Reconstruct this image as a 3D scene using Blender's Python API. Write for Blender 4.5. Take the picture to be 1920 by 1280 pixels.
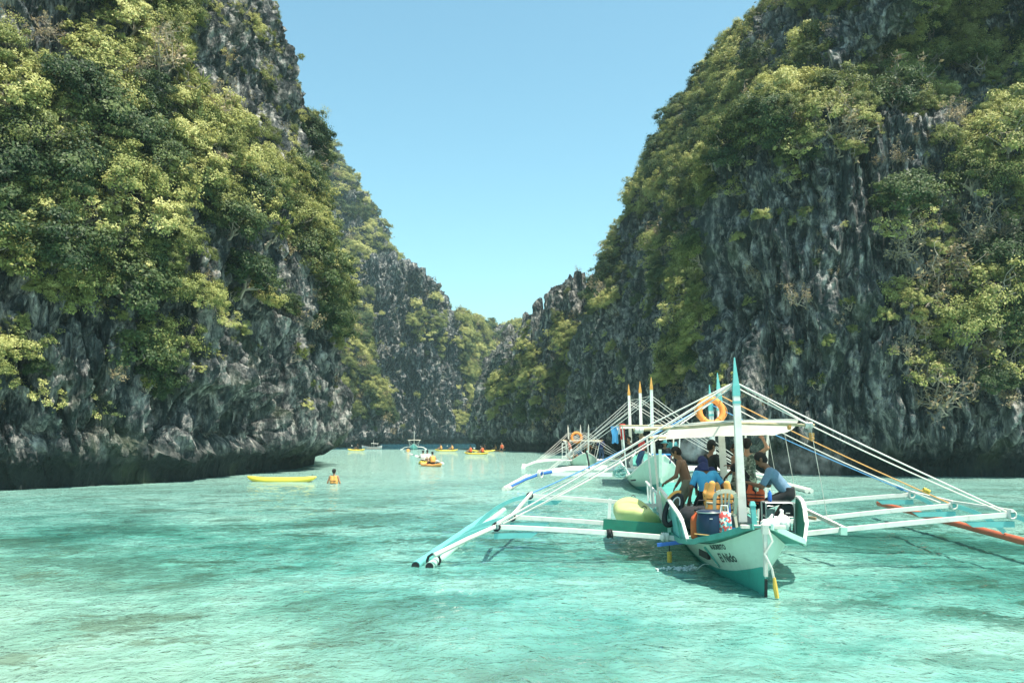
import bpy, bmesh, math, random, time
import numpy as np
from mathutils import Vector, Matrix, Quaternion
T0 = time.time()
for o in list(bpy.data.objects): bpy.data.objects.remove(o)
S = bpy.context.scene
COL = S.collection
R = math.radians

# ------------------------------------------------------------------ camera, sky, sun, exposure
CAM_H, FPX, PITCH = 2.3, 1600.0, math.atan(175/1600)
cam_d = bpy.data.cameras.new('camera'); cam = bpy.data.objects.new('camera', cam_d); COL.objects.link(cam)
cam_d.sensor_width = 36; cam_d.lens = 36*FPX/1920; cam_d.clip_start = .1; cam_d.clip_end = 6000
cam.location = (0, 0, CAM_H); cam.rotation_euler = (math.pi/2+PITCH, 0, 0)
S.camera = cam
SUN_EL, SUN_AZ = R(70), R(124)         # azimuth clockwise from +Y (the view direction)
W = bpy.data.worlds.new('World'); S.world = W; W.use_nodes = True
nt = W.node_tree; nt.nodes.clear()
wo = nt.nodes.new('ShaderNodeOutputWorld'); bg = nt.nodes.new('ShaderNodeBackground')
sk = nt.nodes.new('ShaderNodeTexSky'); sk.sky_type = 'NISHITA'; sk.sun_disc = False
sk.sun_elevation = SUN_EL; sk.sun_rotation = SUN_AZ; sk.air_density = 1.0; sk.dust_density = 1.2; sk.ozone_density = 1.0
mxs = nt.nodes.new('ShaderNodeMixRGB'); mxs.blend_type = 'MULTIPLY'; mxs.inputs[0].default_value = 1
mxs.inputs[2].default_value = (.70, .98, .84, 1)
nt.links.new(sk.outputs[0], mxs.inputs[1]); nt.links.new(mxs.outputs[0], bg.inputs[0])
bg.inputs[1].default_value = .15
nt.links.new(bg.outputs[0], wo.inputs[0])
sl = bpy.data.lights.new('sun', 'SUN'); sl.energy = 5.0; sl.angle = R(.53); sl.color = (1, .93, .80)
sun = bpy.data.objects.new('sun', sl); COL.objects.link(sun)
sdir = Vector((math.cos(SUN_EL)*math.sin(SUN_AZ), math.cos(SUN_EL)*math.cos(SUN_AZ), math.sin(SUN_EL)))
sun.rotation_euler = (-sdir).to_track_quat('-Z', 'Y').to_euler(); sun.location = sdir*100
S.view_settings.view_transform = 'Standard'; S.view_settings.look = 'None'
S.view_settings.gamma = 1; S.view_settings.exposure = 0.88
S.render.engine = 'CYCLES'
S.cycles.max_bounces = 5; S.cycles.diffuse_bounces = 2; S.cycles.glossy_bounces = 2
S.cycles.transmission_bounces = 4; S.cycles.transparent_max_bounces = 8; S.cycles.volume_bounces = 1
S.cycles.use_denoising = True
S.cycles.sample_clamp_indirect = 6

# ------------------------------------------------------------------ helpers
def at(px, py, Y):
    """photograph pixel (1920 x 1280) at distance Y -> world point"""
    a, b = (px-960)/FPX, (640-py)/FPX
    c, s = math.cos(PITCH), math.sin(PITCH)
    dy, dz = c - b*s, s + b*c
    return Vector((a*Y/dy, Y, CAM_H + dz*Y/dy))
def project(P):
    P = np.asarray(P, float)
    c, s = math.cos(PITCH), math.sin(PITCH)
    d = P[:, 1]*c + (P[:, 2]-CAM_H)*s; u = -P[:, 1]*s + (P[:, 2]-CAM_H)*c
    d = np.where(d < .1, .1, d)
    return 960+FPX*P[:, 0]/d, 640-FPX*u/d, d
def tag(o, label=None, cat=None, group=None, kind=None):
    if label: o['label'] = label
    if cat: o['category'] = cat
    if group: o['group'] = group
    if kind: o['kind'] = kind
    return o
def empty(name, loc=(0, 0, 0), rz=0, parent=None):
    o = bpy.data.objects.new(name, None); COL.objects.link(o)
    o.location = loc; o.rotation_euler = (0, 0, rz); o.empty_display_size = .2; o.parent = parent
    return o
def mesh_obj(name, verts, faces, mat=None, parent=None, smooth=False, me=None):
    if me is None:
        me = bpy.data.meshes.new(name); me.from_pydata([tuple(v) for v in verts], [], faces); me.update()
    if mat is not None and not me.materials: me.materials.append(mat)
    if smooth: me.polygons.foreach_set('use_smooth', [True]*len(me.polygons))
    o = bpy.data.objects.new(name, me); COL.objects.link(o); o.parent = parent
    return o
def grid_mesh(name, P, mat, smooth=True):
    """P: (nv, nu, 3) array -> quad sheet"""
    nv, nu, _ = P.shape
    me = bpy.data.meshes.new(name)
    me.vertices.add(nv*nu); me.vertices.foreach_set('co', P.reshape(-1).astype(np.float32))
    i = np.arange((nv-1)*(nu-1)); r, c = i//(nu-1), i % (nu-1); a = r*nu+c
    q = np.stack([a, a+1, a+nu+1, a+nu], 1).reshape(-1).astype(np.int32)
    n = (nv-1)*(nu-1)
    me.loops.add(n*4); me.loops.foreach_set('vertex_index', q)
    me.polygons.add(n); me.polygons.foreach_set('loop_start', np.arange(0, n*4, 4, dtype=np.int32))
    me.polygons.foreach_set('use_smooth', np.full(n, smooth))
    me.update(calc_edges=True); me.validate()
    me.materials.append(mat)
    o = bpy.data.objects.new(name, me); COL.objects.link(o)
    return o

# ------------------------------------------------------------------ numpy noise
def _h(ix, iy, iz, seed):
    h = (ix.astype(np.int64)*73856093) ^ (iy.astype(np.int64)*19349663) ^ (iz.astype(np.int64)*83492791) ^ (seed*2654435761)
    h &= 0xFFFFFFFF
    h = ((h ^ (h >> 16))*0x45d9f3b) & 0xFFFFFFFF
    h = ((h ^ (h >> 16))*0x45d9f3b) & 0xFFFFFFFF
    return (h ^ (h >> 16)) & 0xFFFFFFFF
def pnoise(P, seed=0):
    """gradient noise, about -1..1"""
    f = np.floor(P); t = P-f; i = f.astype(np.int64)
    w = t*t*t*(t*(t*6-15)+10); out = np.zeros(len(P))
    for dx in (0, 1):
        for dy in (0, 1):
            for dz in (0, 1):
                h = _h(i[:, 0]+dx, i[:, 1]+dy, i[:, 2]+dz, seed)
                gx = (h & 255)/127.5-1; gy = ((h >> 8) & 255)/127.5-1; gz = ((h >> 16) & 255)/127.5-1
                g = gx*(t[:, 0]-dx)+gy*(t[:, 1]-dy)+gz*(t[:, 2]-dz)
                wx = w[:, 0] if dx else 1-w[:, 0]; wy = w[:, 1] if dy else 1-w[:, 1]; wz = w[:, 2] if dz else 1-w[:, 2]
                out += g*wx*wy*wz
    return out*1.2
def fbm(P, seed=0, oct=4, gain=.5):
    a, s, out = 1, 1, 0
    for k in range(oct):
        out = out+a*pnoise(P*s+k*17.3, seed+k); a *= gain; s *= 2.03
    return out
def ridged(P, seed=0, oct=4, gain=.5):
    a, s, out, n = 1, 1, 0, 0
    for k in range(oct):
        out = out+a*(1-np.abs(pnoise(P*s+k*31.7, seed+k))*2); n += a; a *= gain; s *= 2.03
    return out/n
def worley(P, seed=0):
    f = np.floor(P).astype(np.int64); F1 = np.full(len(P), 9.); F2 = np.full(len(P), 9.); cid = np.zeros(len(P))
    for dx in (-1, 0, 1):
        for dy in (-1, 0, 1):
            for dz in (-1, 0, 1):
                cx, cy, cz = f[:, 0]+dx, f[:, 1]+dy, f[:, 2]+dz
                h = _h(cx, cy, cz, seed)
                d = np.sqrt((cx+(h & 1023)/1023-P[:, 0])**2+(cy+((h >> 10) & 1023)/1023-P[:, 1])**2+(cz+((h >> 20) & 1023)/1023-P[:, 2])**2)
                new = d < F1
                F2 = np.where(new, F1, np.minimum(F2, d)); cid = np.where(new, (h % 4093)/4093., cid); F1 = np.where(new, d, F1)
    return F1, F2, cid

# ------------------------------------------------------------------ materials
MATS = {}
def new_mat(name):
    m = bpy.data.materials.new(name); m.use_nodes = True; n = m.node_tree; n.nodes.clear()
    out = n.nodes.new('ShaderNodeOutputMaterial'); MATS[name] = m
    return m, n, out
def N(n, t, **kw):
    x = n.nodes.new(t)
    for k, v in kw.items():
        if k.startswith('i_'):
            key = k[2:]; key = int(key) if key.isdigit() else key.replace('_', ' ')
            x.inputs[key].default_value = v
        else: setattr(x, k, v)
    return x
def ramp(n, stops, interp='LINEAR'):
    r = n.nodes.new('ShaderNodeValToRGB'); r.color_ramp.interpolation = interp
    e = r.color_ramp.elements
    while len(e) < len(stops): e.new(.5)
    for k, (p, c) in enumerate(stops):
        e[k].position = p; e[k].color = (*c, 1) if len(c) == 3 else c
    return r
def plain(name, col, rough=.6, var=.18, scale=6., bump=.0, spec=.4, metal=0., dirt=None, dirt_amt=.0, trans=0.):
    """painted / cloth / wood surface: base colour with mottled wear and a little relief"""
    if name in MATS: return MATS[name]
    m, n, out = new_mat(name)
    p = N(n, 'ShaderNodeBsdfPrincipled'); p.inputs['Roughness'].default_value = rough; p.inputs['Metallic'].default_value = metal
    p.inputs['Specular IOR Level'].default_value = spec
    tc = N(n, 'ShaderNodeTexCoord'); nz = N(n, 'ShaderNodeTexNoise', i_Scale=scale, i_Detail=6., i_Roughness=.65)
    n.links.new(tc.outputs['Object'], nz.inputs['Vector'])
    c = Vector(col); r = ramp(n, [(.25, tuple(c*(1-var))), (.75, tuple(min(x, .95) for x in c*(1+var)))])
    n.links.new(nz.outputs['Fac'], r.inputs[0]); last = r.outputs[0]
    if dirt:
        n2 = N(n, 'ShaderNodeTexNoise', i_Scale=scale*.45, i_Detail=8., i_Roughness=.75); n.links.new(tc.outputs['Object'], n2.inputs['Vector'])
        r2 = ramp(n, [(.50, (0, 0, 0)), (.72, (dirt_amt,)*3)]); n.links.new(n2.outputs['Fac'], r2.inputs[0])
        mx = N(n, 'ShaderNodeMixRGB'); mx.inputs[2].default_value = (*dirt, 1)
        n.links.new(r2.outputs[0], mx.inputs[0]); n.links.new(last, mx.inputs[1]); last = mx.outputs[0]
    n.links.new(last, p.inputs['Base Color'])
    if bump:
        b = N(n, 'ShaderNodeBump', i_Strength=bump, i_Distance=.02); n.links.new(nz.outputs['Fac'], b.inputs['Height']); n.links.new(b.outputs[0], p.inputs['Normal'])
    if trans:
        t = N(n, 'ShaderNodeBsdfTranslucent'); n.links.new(last, t.inputs[0]); ms = N(n, 'ShaderNodeMixShader', i_0=trans)
        n.links.new(p.outputs[0], ms.inputs[1]); n.links.new(t.outputs[0], ms.inputs[2]); n.links.new(ms.outputs[0], out.inputs[0])
    else: n.links.new(p.outputs[0], out.inputs[0])
    return m
# ------------------------------------------------------------------ the lagoon: seabed and water sheet
def mat_seabed():
    m, n, out = new_mat('seabed_sand')
    geo = N(n, 'ShaderNodeNewGeometry'); p = N(n, 'ShaderNodeBsdfPrincipled', i_Roughness=.95)
    n1 = N(n, 'ShaderNodeTexNoise', i_Scale=.22, i_Detail=6., i_Roughness=.62); n.links.new(geo.outputs['Position'], n1.inputs['Vector'])
    r = ramp(n, [(.42, (.60, .56, .45)), (.53, (.42, .40, .30)), (.60, (.05, .10, .075))]); n.links.new(n1.outputs['Fac'], r.inputs[0])
    n.links.new(r.outputs[0], p.inputs['Base Color']); n.links.new(p.outputs[0], out.inputs[0])
    return m
def mat_water():
    m, n, out = new_mat('lagoon_water')
    L = n.links.new
    geo = N(n, 'ShaderNodeNewGeometry'); sep = N(n, 'ShaderNodeSeparateXYZ'); L(geo.outputs['Position'], sep.inputs[0])
    # colour of the water body: pale over clean sand, green over weed and coral, blue where it is deep
    n1 = N(n, 'ShaderNodeTexNoise', i_Scale=.17, i_Detail=6., i_Roughness=.66, i_Distortion=.4); L(geo.outputs['Position'], n1.inputs['Vector'])
    r1 = ramp(n, [(.36, (.27, .50, .43)), (.46, (.18, .43, .375)), (.54, (.085, .30, .255)), (.61, (.035, .15, .125))]); L(n1.outputs['Fac'], r1.inputs[0])
    mp = N(n, 'ShaderNodeMapping'); mp.inputs['Scale'].default_value = (.55, .8, 1); mp.inputs['Location'].default_value = (3.3, 7.7, 0); L(geo.outputs['Position'], mp.inputs['Vector'])
    n2 = N(n, 'ShaderNodeTexNoise', i_Scale=.85, i_Detail=8., i_Roughness=.74); L(mp.outputs[0], n2.inputs['Vector'])
    r2 = ramp(n, [(.53, (0, 0, 0)), (.575, (.88, .88, .88))]); L(n2.outputs['Fac'], r2.inputs[0])
    n3 = N(n, 'ShaderNodeTexNoise', i_Scale=.12, i_Detail=3.); L(mp.outputs[0], n3.inputs['Vector'])
    r3 = ramp(n, [(.38, (0, 0, 0)), (.50, (1, 1, 1))]); L(n3.outputs['Fac'], r3.inputs[0])
    mm = N(n, 'ShaderNodeMath', operation='MULTIPLY'); L(r2.outputs[0], mm.inputs[0]); L(r3.outputs[0], mm.inputs[1])
    mx = N(n, 'ShaderNodeMixRGB'); mx.inputs[2].default_value = (.035, .115, .085, 1); L(mm.outputs[0], mx.inputs[0]); L(r1.outputs[0], mx.inputs[1])
    # pale sand flat up the channel, its colour also lifted for sky reflected in rough water, a sandy shoal at the near left, deep blue beyond the shoal
    fy = N(n, 'ShaderNodeMapRange', i_1=20., i_2=55.); L(sep.outputs['Y'], fy.inputs[0])
    wob = N(n, 'ShaderNodeTexNoise', i_Scale=.05, i_Detail=4.); L(geo.outputs['Position'], wob.inputs['Vector'])
    mx2 = N(n, 'ShaderNodeMixRGB'); mx2.inputs[2].default_value = (.40, .66, .58, 1)
    fm = N(n, 'ShaderNodeMath', operation='MULTIPLY', i_1=.92); L(fy.outputs[0], fm.inputs[0]); L(fm.outputs[0], mx2.inputs[0]); L(mx.outputs[0], mx2.inputs[1])
    sx = N(n, 'ShaderNodeMath', operation='MULTIPLY_ADD', i_1=.8, i_2=10.5); L(sep.outputs['X'], sx.inputs[0])
    sxy = N(n, 'ShaderNodeMath', operation='ADD'); L(sx.outputs[0], sxy.inputs[0]); L(sep.outputs['Y'], sxy.inputs[1])
    sxw = N(n, 'ShaderNodeMath', operation='MULTIPLY_ADD', i_1=6.); L(wob.outputs['Fac'], sxw.inputs[0]); L(sxy.outputs[0], sxw.inputs[2])
    sh = N(n, 'ShaderNodeMapRange', i_1=12., i_2=25., i_3=.75, i_4=0.); L(sxw.outputs[0], sh.inputs[0])
    mx3 = N(n, 'ShaderNodeMixRGB'); mx3.inputs[2].default_value = (.37, .46, .345, 1); L(sh.outputs[0], mx3.inputs[0]); L(mx2.outputs[0], mx3.inputs[1])
    dp = N(n, 'ShaderNodeMapRange', i_1=133., i_2=141.); L(sep.outputs['Y'], dp.inputs[0])
    mx4 = N(n, 'ShaderNodeMixRGB'); mx4.inputs[2].default_value = (.012, .10, .15, 1); L(dp.outputs[0], mx4.inputs[0]); L(mx3.outputs[0], mx4.inputs[1])
    body = mx4.outputs[0]
    # ripples
    b1 = N(n, 'ShaderNodeTexNoise', i_Scale=2.8, i_Detail=4., i_Roughness=.6, i_Distortion=.7); L(geo.outputs['Position'], b1.inputs['Vector'])
    b2 = N(n, 'ShaderNodeTexNoise', i_Scale=10., i_Detail=2., i_Roughness=.5, i_Distortion=.5); L(geo.outputs['Position'], b2.inputs['Vector'])
    ad = N(n, 'ShaderNodeMath', operation='MULTIPLY_ADD', i_1=.30); L(b2.outputs['Fac'], ad.inputs[0]); L(b1.outputs['Fac'], ad.inputs[2])
    bp = N(n, 'ShaderNodeBump', i_Strength=.65, i_Distance=.11); L(ad.outputs[0], bp.inputs['Height'])
    bd = N(n, 'ShaderNodeBump', i_Strength=.45, i_Distance=.09); L(b1.outputs['Fac'], bd.inputs['Height'])
    df = N(n, 'ShaderNodeBsdfDiffuse'); L(body, df.inputs[0]); L(bd.outputs[0], df.inputs['Normal'])
    tr = N(n, 'ShaderNodeBsdfTransparent'); tr.inputs[0].default_value = (.45, .82, .76, 1)
    m1 = N(n, 'ShaderNodeMixShader', i_0=.22); L(df.outputs[0], m1.inputs[1]); L(tr.outputs[0], m1.inputs[2])
    gl = N(n, 'ShaderNodeBsdfGlossy', i_Roughness=.035); L(bp.outputs[0], gl.inputs['Normal'])
    fr = N(n, 'ShaderNodeFresnel', i_IOR=1.33); L(bp.outputs[0], fr.inputs['Normal'])
    fs = N(n, 'ShaderNodeMath', operation='MULTIPLY', i_1=1.); L(fr.outputs[0], fs.inputs[0]); m2 = N(n, 'ShaderNodeMixShader'); L(fs.outputs[0], m2.inputs[0]); L(m1.outputs[0], m2.inputs[1]); L(gl.outputs[0], m2.inputs[2])
    L(m2.outputs[0], out.inputs[0])
    return m
def graded(edges):
    """edges: [(start, end, step), ...] -> 1-D coordinates"""
    r = [np.arange(a, b, s) for a, b, s in edges]
    return np.concatenate(r+[np.array([edges[-1][1]])])
def build_water():
    xs = graded([(-400, -60, 20), (-60, -22, 1.), (-22, -9, .16), (-9, 13, .085), (13, 28, .16), (28, 70, 1.), (70, 420, 20)])
    ys = graded([(-60, 3, 3), (3, 24, .085), (24, 45, .2), (45, 100, .6), (100, 320, 4), (320, 800, 40)])
    X, Y = np.meshgrid(xs, ys); P = np.stack([X, Y, np.zeros_like(X)], -1)
    F = np.stack([X.ravel(), Y.ravel(), np.zeros(X.size)], 1)
    near = np.clip((60-F[:, 1])/40, 0, 1)*np.clip((34-np.abs(F[:, 0]))/8, 0, 1)
    k = near > .01; z = np.zeros(len(F)); G = F[k]
    h = .028*fbm(G*np.array([.75, 1.15, 1]), 11, 3, .55)
    h += .042*(ridged(G*np.array([1.25, 1.9, 1])+.35*np.stack([pnoise(G*.8, 5)]*3, 1), 21, 3, .5)-.5)
    h += .013*pnoise(G*np.array([4.2, 4.8, 1]), 31)
    z[k] = h*near[k]
    P[..., 2] = z.reshape(X.shape)
    o = grid_mesh('water', P, mat_water()); tag(o, kind='structure')
    xs = graded([(-400, -40, 30), (-40, 40, .8), (40, 420, 30)]); ys = graded([(-60, 3, 3), (3, 70, .8), (70, 800, 20)])
    X, Y = np.meshgrid(xs, ys); F = np.stack([X.ravel(), Y.ravel(), np.zeros(X.size)], 1)
    z = -1.9+.35*fbm(F*.16, 41, 4)+.12*ridged(F*.9, 43, 3)
    o = grid_mesh('seabed', np.stack([X, Y, z.reshape(X.shape)], -1), mat_seabed()); tag(o, kind='structure')
build_water()
# ------------------------------------------------------------------ limestone cliffs
def mat_rock():
    m, n, out = new_mat('karst_limestone'); L = n.links.new
    geo = N(n, 'ShaderNodeNewGeometry'); p = N(n, 'ShaderNodeBsdfPrincipled', i_Roughness=.9); p.inputs['Specular IOR Level'].default_value = .25
    mp = N(n, 'ShaderNodeMapping'); mp.inputs['Scale'].default_value = (1, 1, .5); L(geo.outputs['Position'], mp.inputs['Vector'])
    n1 = N(n, 'ShaderNodeTexNoise', i_Scale=1.3, i_Detail=7., i_Roughness=.74, i_Distortion=.5); L(mp.outputs[0], n1.inputs['Vector'])
    r1 = ramp(n, [(.38, (.016, .022, .026)), (.475, (.048, .054, .057)), (.54, (.19, .188, .18)), (.64, (.48, .46, .42))]); L(n1.outputs['Fac'], r1.inputs[0])
    # dark algae streaks running down
    mp2 = N(n, 'ShaderNodeMapping'); mp2.inputs['Scale'].default_value = (1.6, 1.6, .09); L(geo.outputs['Position'], mp2.inputs['Vector'])
    n2 = N(n, 'ShaderNodeTexNoise', i_Scale=1.1, i_Detail=6., i_Roughness=.6); L(mp2.outputs[0], n2.inputs['Vector'])
    r2 = ramp(n, [(.48, (0, 0, 0)), (.62, (.7, .7, .7))]); L(n2.outputs['Fac'], r2.inputs[0])
    mx = N(n, 'ShaderNodeMixRGB'); mx.inputs[2].default_value = (.030, .042, .045, 1); L(r2.outputs[0], mx.inputs[0]); L(r1.outputs[0], mx.inputs[1])
    # tide line: wet black band above the water
    sep = N(n, 'ShaderNodeSeparateXYZ'); L(geo.outputs['Position'], sep.inputs[0])
    n3 = N(n, 'ShaderNodeTexNoise', i_Scale=.6, i_Detail=5.); L(geo.outputs['Position'], n3.inputs['Vector'])
    zz = N(n, 'ShaderNodeMath', operation='MULTIPLY_ADD', i_1=-1.6); L(n3.outputs['Fac'], zz.inputs[0]); L(sep.outputs['Z'], zz.inputs[2])
    mr = N(n, 'ShaderNodeMapRange', i_1=.3, i_2=1.3, i_3=1., i_4=0.); L(zz.outputs[0], mr.inputs[0])
    mx2 = N(n, 'ShaderNodeMixRGB'); mx2.inputs[2].default_value = (.016, .022, .022, 1); L(mr.outputs[0], mx2.inputs[0]); L(mx.outputs[0], mx2.inputs[1])
    # lichen / moss tint
    n4 = N(n, 'ShaderNodeTexNoise', i_Scale=.35, i_Detail=6.); L(geo.outputs['Position'], n4.inputs['Vector'])
    r4 = ramp(n, [(.55, (0, 0, 0)), (.68, (.45, .45, .45))]); L(n4.outputs['Fac'], r4.inputs[0])
    mx3 = N(n, 'ShaderNodeMixRGB'); mx3.inputs[2].default_value = (.07, .09, .045, 1); L(r4.outputs[0], mx3.inputs[0]); L(mx2.outputs[0], mx3.inputs[1])
    L(mx3.outputs[0], p.inputs['Base Color'])
    n5 = N(n, 'ShaderNodeTexNoise', i_Scale=4.5, i_Detail=4., i_Roughness=.75); L(mp.outputs[0], n5.inputs['Vector'])
    v5 = N(n, 'ShaderNodeTexVoronoi', feature='F1', i_Scale=3.1); L(mp.outputs[0], v5.inputs['Vector'])
    ad = N(n, 'ShaderNodeMath', operation='ADD'); L(n5.outputs['Fac'], ad.inputs[0]); L(v5.outputs['Distance'], ad.inputs[1])
    b = N(n, 'ShaderNodeBump', i_Strength=1., i_Distance=.22); L(ad.outputs[0], b.inputs['Height']); L(b.outputs[0], p.inputs['Normal'])
    L(p.outputs[0], out.inputs[0])
    return m
ROCK = mat_rock()
def smooth1(a, k):
    if k < 1: return a
    ker = np.hanning(2*k+3)[1:-1]; ker /= ker.sum()
    pad = np.concatenate([np.repeat(a[:1], k, 0), a, np.repeat(a[-1:], k, 0)], 0)
    return np.stack([np.convolve(pad[:, j], ker, 'valid') for j in range(a.shape[1])], 1)
CLIFFS = {}
def cliff(name, stations, rows, amp=1., hs=1., step=520., extra=None, sm=5, seed=1, crest=0.):
    """stations: [(x, y, [(back, z), ...]), ...] left side of travel is the rock; same number of profile knots everywhere"""
    B = np.array([(s[0], s[1]) for s in stations], float); PR = np.array([s[2] for s in stations], float)
    cols = []
    for k in range(len(B)-1):
        Ln = np.linalg.norm(B[k+1]-B[k]); ym = max(20, (B[k, 1]+B[k+1, 1])/2)
        px = 960+1600*np.array([B[k, 0], B[k+1, 0]])/np.maximum(B[[k, k+1], 1], 1)
        st = ym/step if (px.max() > -250 and px.min() < 2150) else 2.0
        m = max(2, int(Ln/st)); t = np.arange(m)/m
        cols.append(k+t)
    c = np.concatenate(cols+[[len(B)-1.]])
    k = np.minimum(c.astype(int), len(B)-2); f = (c-k)[:, None]
    base = smooth1(B[k]*(1-f)+B[k+1]*f, sm); prof = PR[k]*(1-f[..., None])+PR[k+1]*f[..., None]
    prof = np.stack([smooth1(prof[:, j], sm) for j in range(prof.shape[1])], 1)
    tan = np.gradient(base, axis=0); tan /= np.linalg.norm(tan, axis=1)[:, None]+1e-9
    inw = smooth1(np.stack([-tan[:, 1], tan[:, 0]], 1), sm*3); inw /= np.linalg.norm(inw, axis=1)[:, None]
    # resample each column evenly along its profile
    d = np.linalg.norm(np.diff(prof, axis=1), axis=2); cum = np.concatenate([np.zeros((len(c), 1)), np.cumsum(d, 1)], 1)
    meanc = cum.mean(0); tv = np.linspace(0, meanc[-1], rows)
    j = np.clip(np.searchsorted(meanc, tv, 'right')-1, 0, len(meanc)-2); fv = ((tv-meanc[j])/(meanc[j+1]-meanc[j]))[:, None, None]
    prow = np.transpose(prof, (1, 0, 2)); pr = prow[j]*(1-fv)+prow[j+1]*fv             # rows, cols, 2
    ks = max(1, rows//70); pr = smooth1(pr.reshape(rows, -1), ks).reshape(pr.shape)
    P = np.zeros((rows, len(c), 3)); P[..., :2] = base[None]+inw[None]*pr[..., :1]; P[..., 2] = pr[..., 1]
    gu = np.gradient(P, axis=1); gv = np.gradient(P, axis=0); nrm = np.cross(gu, gv)
    nrm /= np.linalg.norm(nrm, axis=2)[..., None]+1e-9
    out = np.zeros_like(P); out[..., :2] = -inw[None]
    sgn = np.sign((nrm*out).sum(2).mean()); nrm = nrm*sgn
    Q = P.reshape(-1, 3)/hs; z = P[..., 2].reshape(-1)
    steep = np.clip(1-np.abs(nrm[..., 2]).reshape(-1)*.55, .45, 1)
    warp = np.stack([pnoise(Q*.22, seed+1), pnoise(Q*.22, seed+2), pnoise(Q*.22, seed+3)], 1)
    Qw = Q+warp*1.1
    D = 1.5*fbm(Q*np.array([.09, .09, .06]), seed+4, 2)
    rib = ridged(Qw*np.array([.42, .42, .075]), seed+5, 3, .55); D += 1.5*(np.clip(rib, 0, 1)**1.8-.3)
    F1, F2, cid = worley(Qw*np.array([.40, .40, .12]), seed+6)
    D += 1.5*(cid-.5)+.8*np.clip((F2-F1)*2.5, 0, 1)-.5
    F1, F2, cid = worley(Qw*np.array([1.5, 1.5, .55]), seed+7)
    D += .50*(cid-.5)+.34*np.clip((F2-F1)*3, 0, 1)
    D += 1.1*(np.clip(ridged((Q+warp*np.array([.6, .6, 1.]))*np.array([1.15, 1.15, .15]), seed+8, 3, .6), 0, 1)**2-.25)
    D += .20*(np.clip(ridged(Q*np.array([3.2, 3.2, 1.5]), seed+9, 2, .6), 0, 1)**1.6-.3)
    low = np.clip((z-.2)/2.0, .22, 1)
    D = D*amp*steep*low*hs
    if extra is not None: D = D+extra(P, z)
    Pf = P.reshape(-1, 3)+nrm.reshape(-1, 3)*D[:, None]
    # blades and pinnacles: push up crests
    if crest:
        sp = ridged(Q*np.array([.55, .55, .10]), seed+12, 3, .6); F1, F2, cid = worley(Q*np.array([.6, .6, .01]), seed+13)
        Pf[:, 2] += crest*np.clip(z/z.max(), 0, 1)**2*(sp*.8+cid**2*1.8-.8*F1-.4)
    o = grid_mesh(name, Pf.reshape(P.shape), ROCK, smooth=False); tag(o, kind='structure')
    CLIFFS[name] = (Pf, nrm.reshape(-1, 3), P.shape[:2])
    return o

# left cliff: travel from the far side towards the camera keeps the rock on the left-hand side of travel
def profA(lean=1., top=48, slope=1.):
    return [(1.3, -3), (1.2, -.2), (1.25, .7), (.25, 1.5), (0, 2.3), (.25*lean, 5), (1.0*lean, 10), (2.3*lean, 18), (4.2*lean, 28), (6.6*lean, 38), (11*slope, top), (24*slope, top+8)]
stA = [(-48, 102, profA()), (-28, 92, profA()), (-20, 80, profA(.95)), (-15.9, 73, profA(.9)), (-14.3, 67.5, profA(.95)), (-13.9, 61, profA(1.05)), (-14.0, 54, profA(1.15)),
       (-15.4, 43, profA(1.25)), (-17.6, 38.5, profA(1.4)), (-20.5, 35, profA(1.6)), (-26, 31, profA(1.7)), (-40, 24, profA(1.7)), (-70, 14, profA(1.7))]
def alcove(P, z):
    """the wave-cut hollow with curling flutes left of the point, and leaning slabs further left"""
    x, y, _ = P.reshape(-1, 3).T
    px, py, d = project(P.reshape(-1, 3))
    s = y
    u = np.clip(1-((s-46.)/5.8)**2, 0, 1)**.5*(x < 0)
    v = np.clip(1-((z-3.1)/1.6)**2, 0, 1)**.5
    flute = np.sin((s*2.6)+np.sin(z*1.1)*1.4+z*.5)
    D = -u*v*(1.7+.42*flute)+.35*u*np.clip(1-((z-5.)/.9)**2, 0, 1)
    # leaning slabs at the far left
    w = np.clip((41-s)/2.5, 0, 1)*np.clip((s-30)/3, 0, 1)*np.clip((9-z)/3, 0, 1)*np.clip((z-1)/1.2, 0, 1)
    t = s*.85+z*.55
    saw = (t*.55) % 1
    D += w*(.95*saw-.45)
    return D
cliff('left_cliff', stA[::-1], 520, amp=1., extra=alcove, seed=3)

BASE = [(.9, -3), (.8, -.2), (.8, .8), (.1, 1.8), (0, 2.6)]
def profG(top=21., b=2.4): return BASE+[(.3, 7), (.8*b/2.4, 12), (b*.7, top*.82), (b, top), (b+4.5, top+3.5), (b+15, top+13), (b+34, top+28)]
def profF(k=1., top=27.): return BASE+[(.9*k, 8), (2.1*k, 14), (3.7*k, 21), (5.0*k, top), (8.4, top+7), (12.4, top+14), (21.5, top+26)]
stR = [(85, 38, profG()), (46, 43, profG(20)), (29, 46.2, profG(20, 3.2)), (23, 47.3, profG(21, 2.8)), (18.2, 48.8, profG(22)), (14.7, 51.2, profG(22.)), (12.8, 54., profG(20.5, 1.6)), (13.0, 57.3, profG(20., 2.2)),
       (15.4, 62, profF(1.1, 24)), (14.6, 67, profF(1.1, 27)), (12.6, 78, profF(1.1, 27)), (10.2, 91, profF(1.2, 26)), (7.2, 103, profF(1.25, 24)), (7.4, 109, profF(1.2, 24)), (12, 117, profF(1.1, 24)), (22, 125, profF(1, 27)), (45, 135, profF(1, 27))]
cliff('right_cliff', stR[::-1], 480, amp=.95, seed=23, crest=1.)
def profE(top, b=3.): return BASE+[(.2*b, top*.35), (.55*b, top*.65), (.85*b, top*.88), (b, top), (b+1.5, top-.5), (b+5, top-4), (b+12, top-12)]
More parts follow.
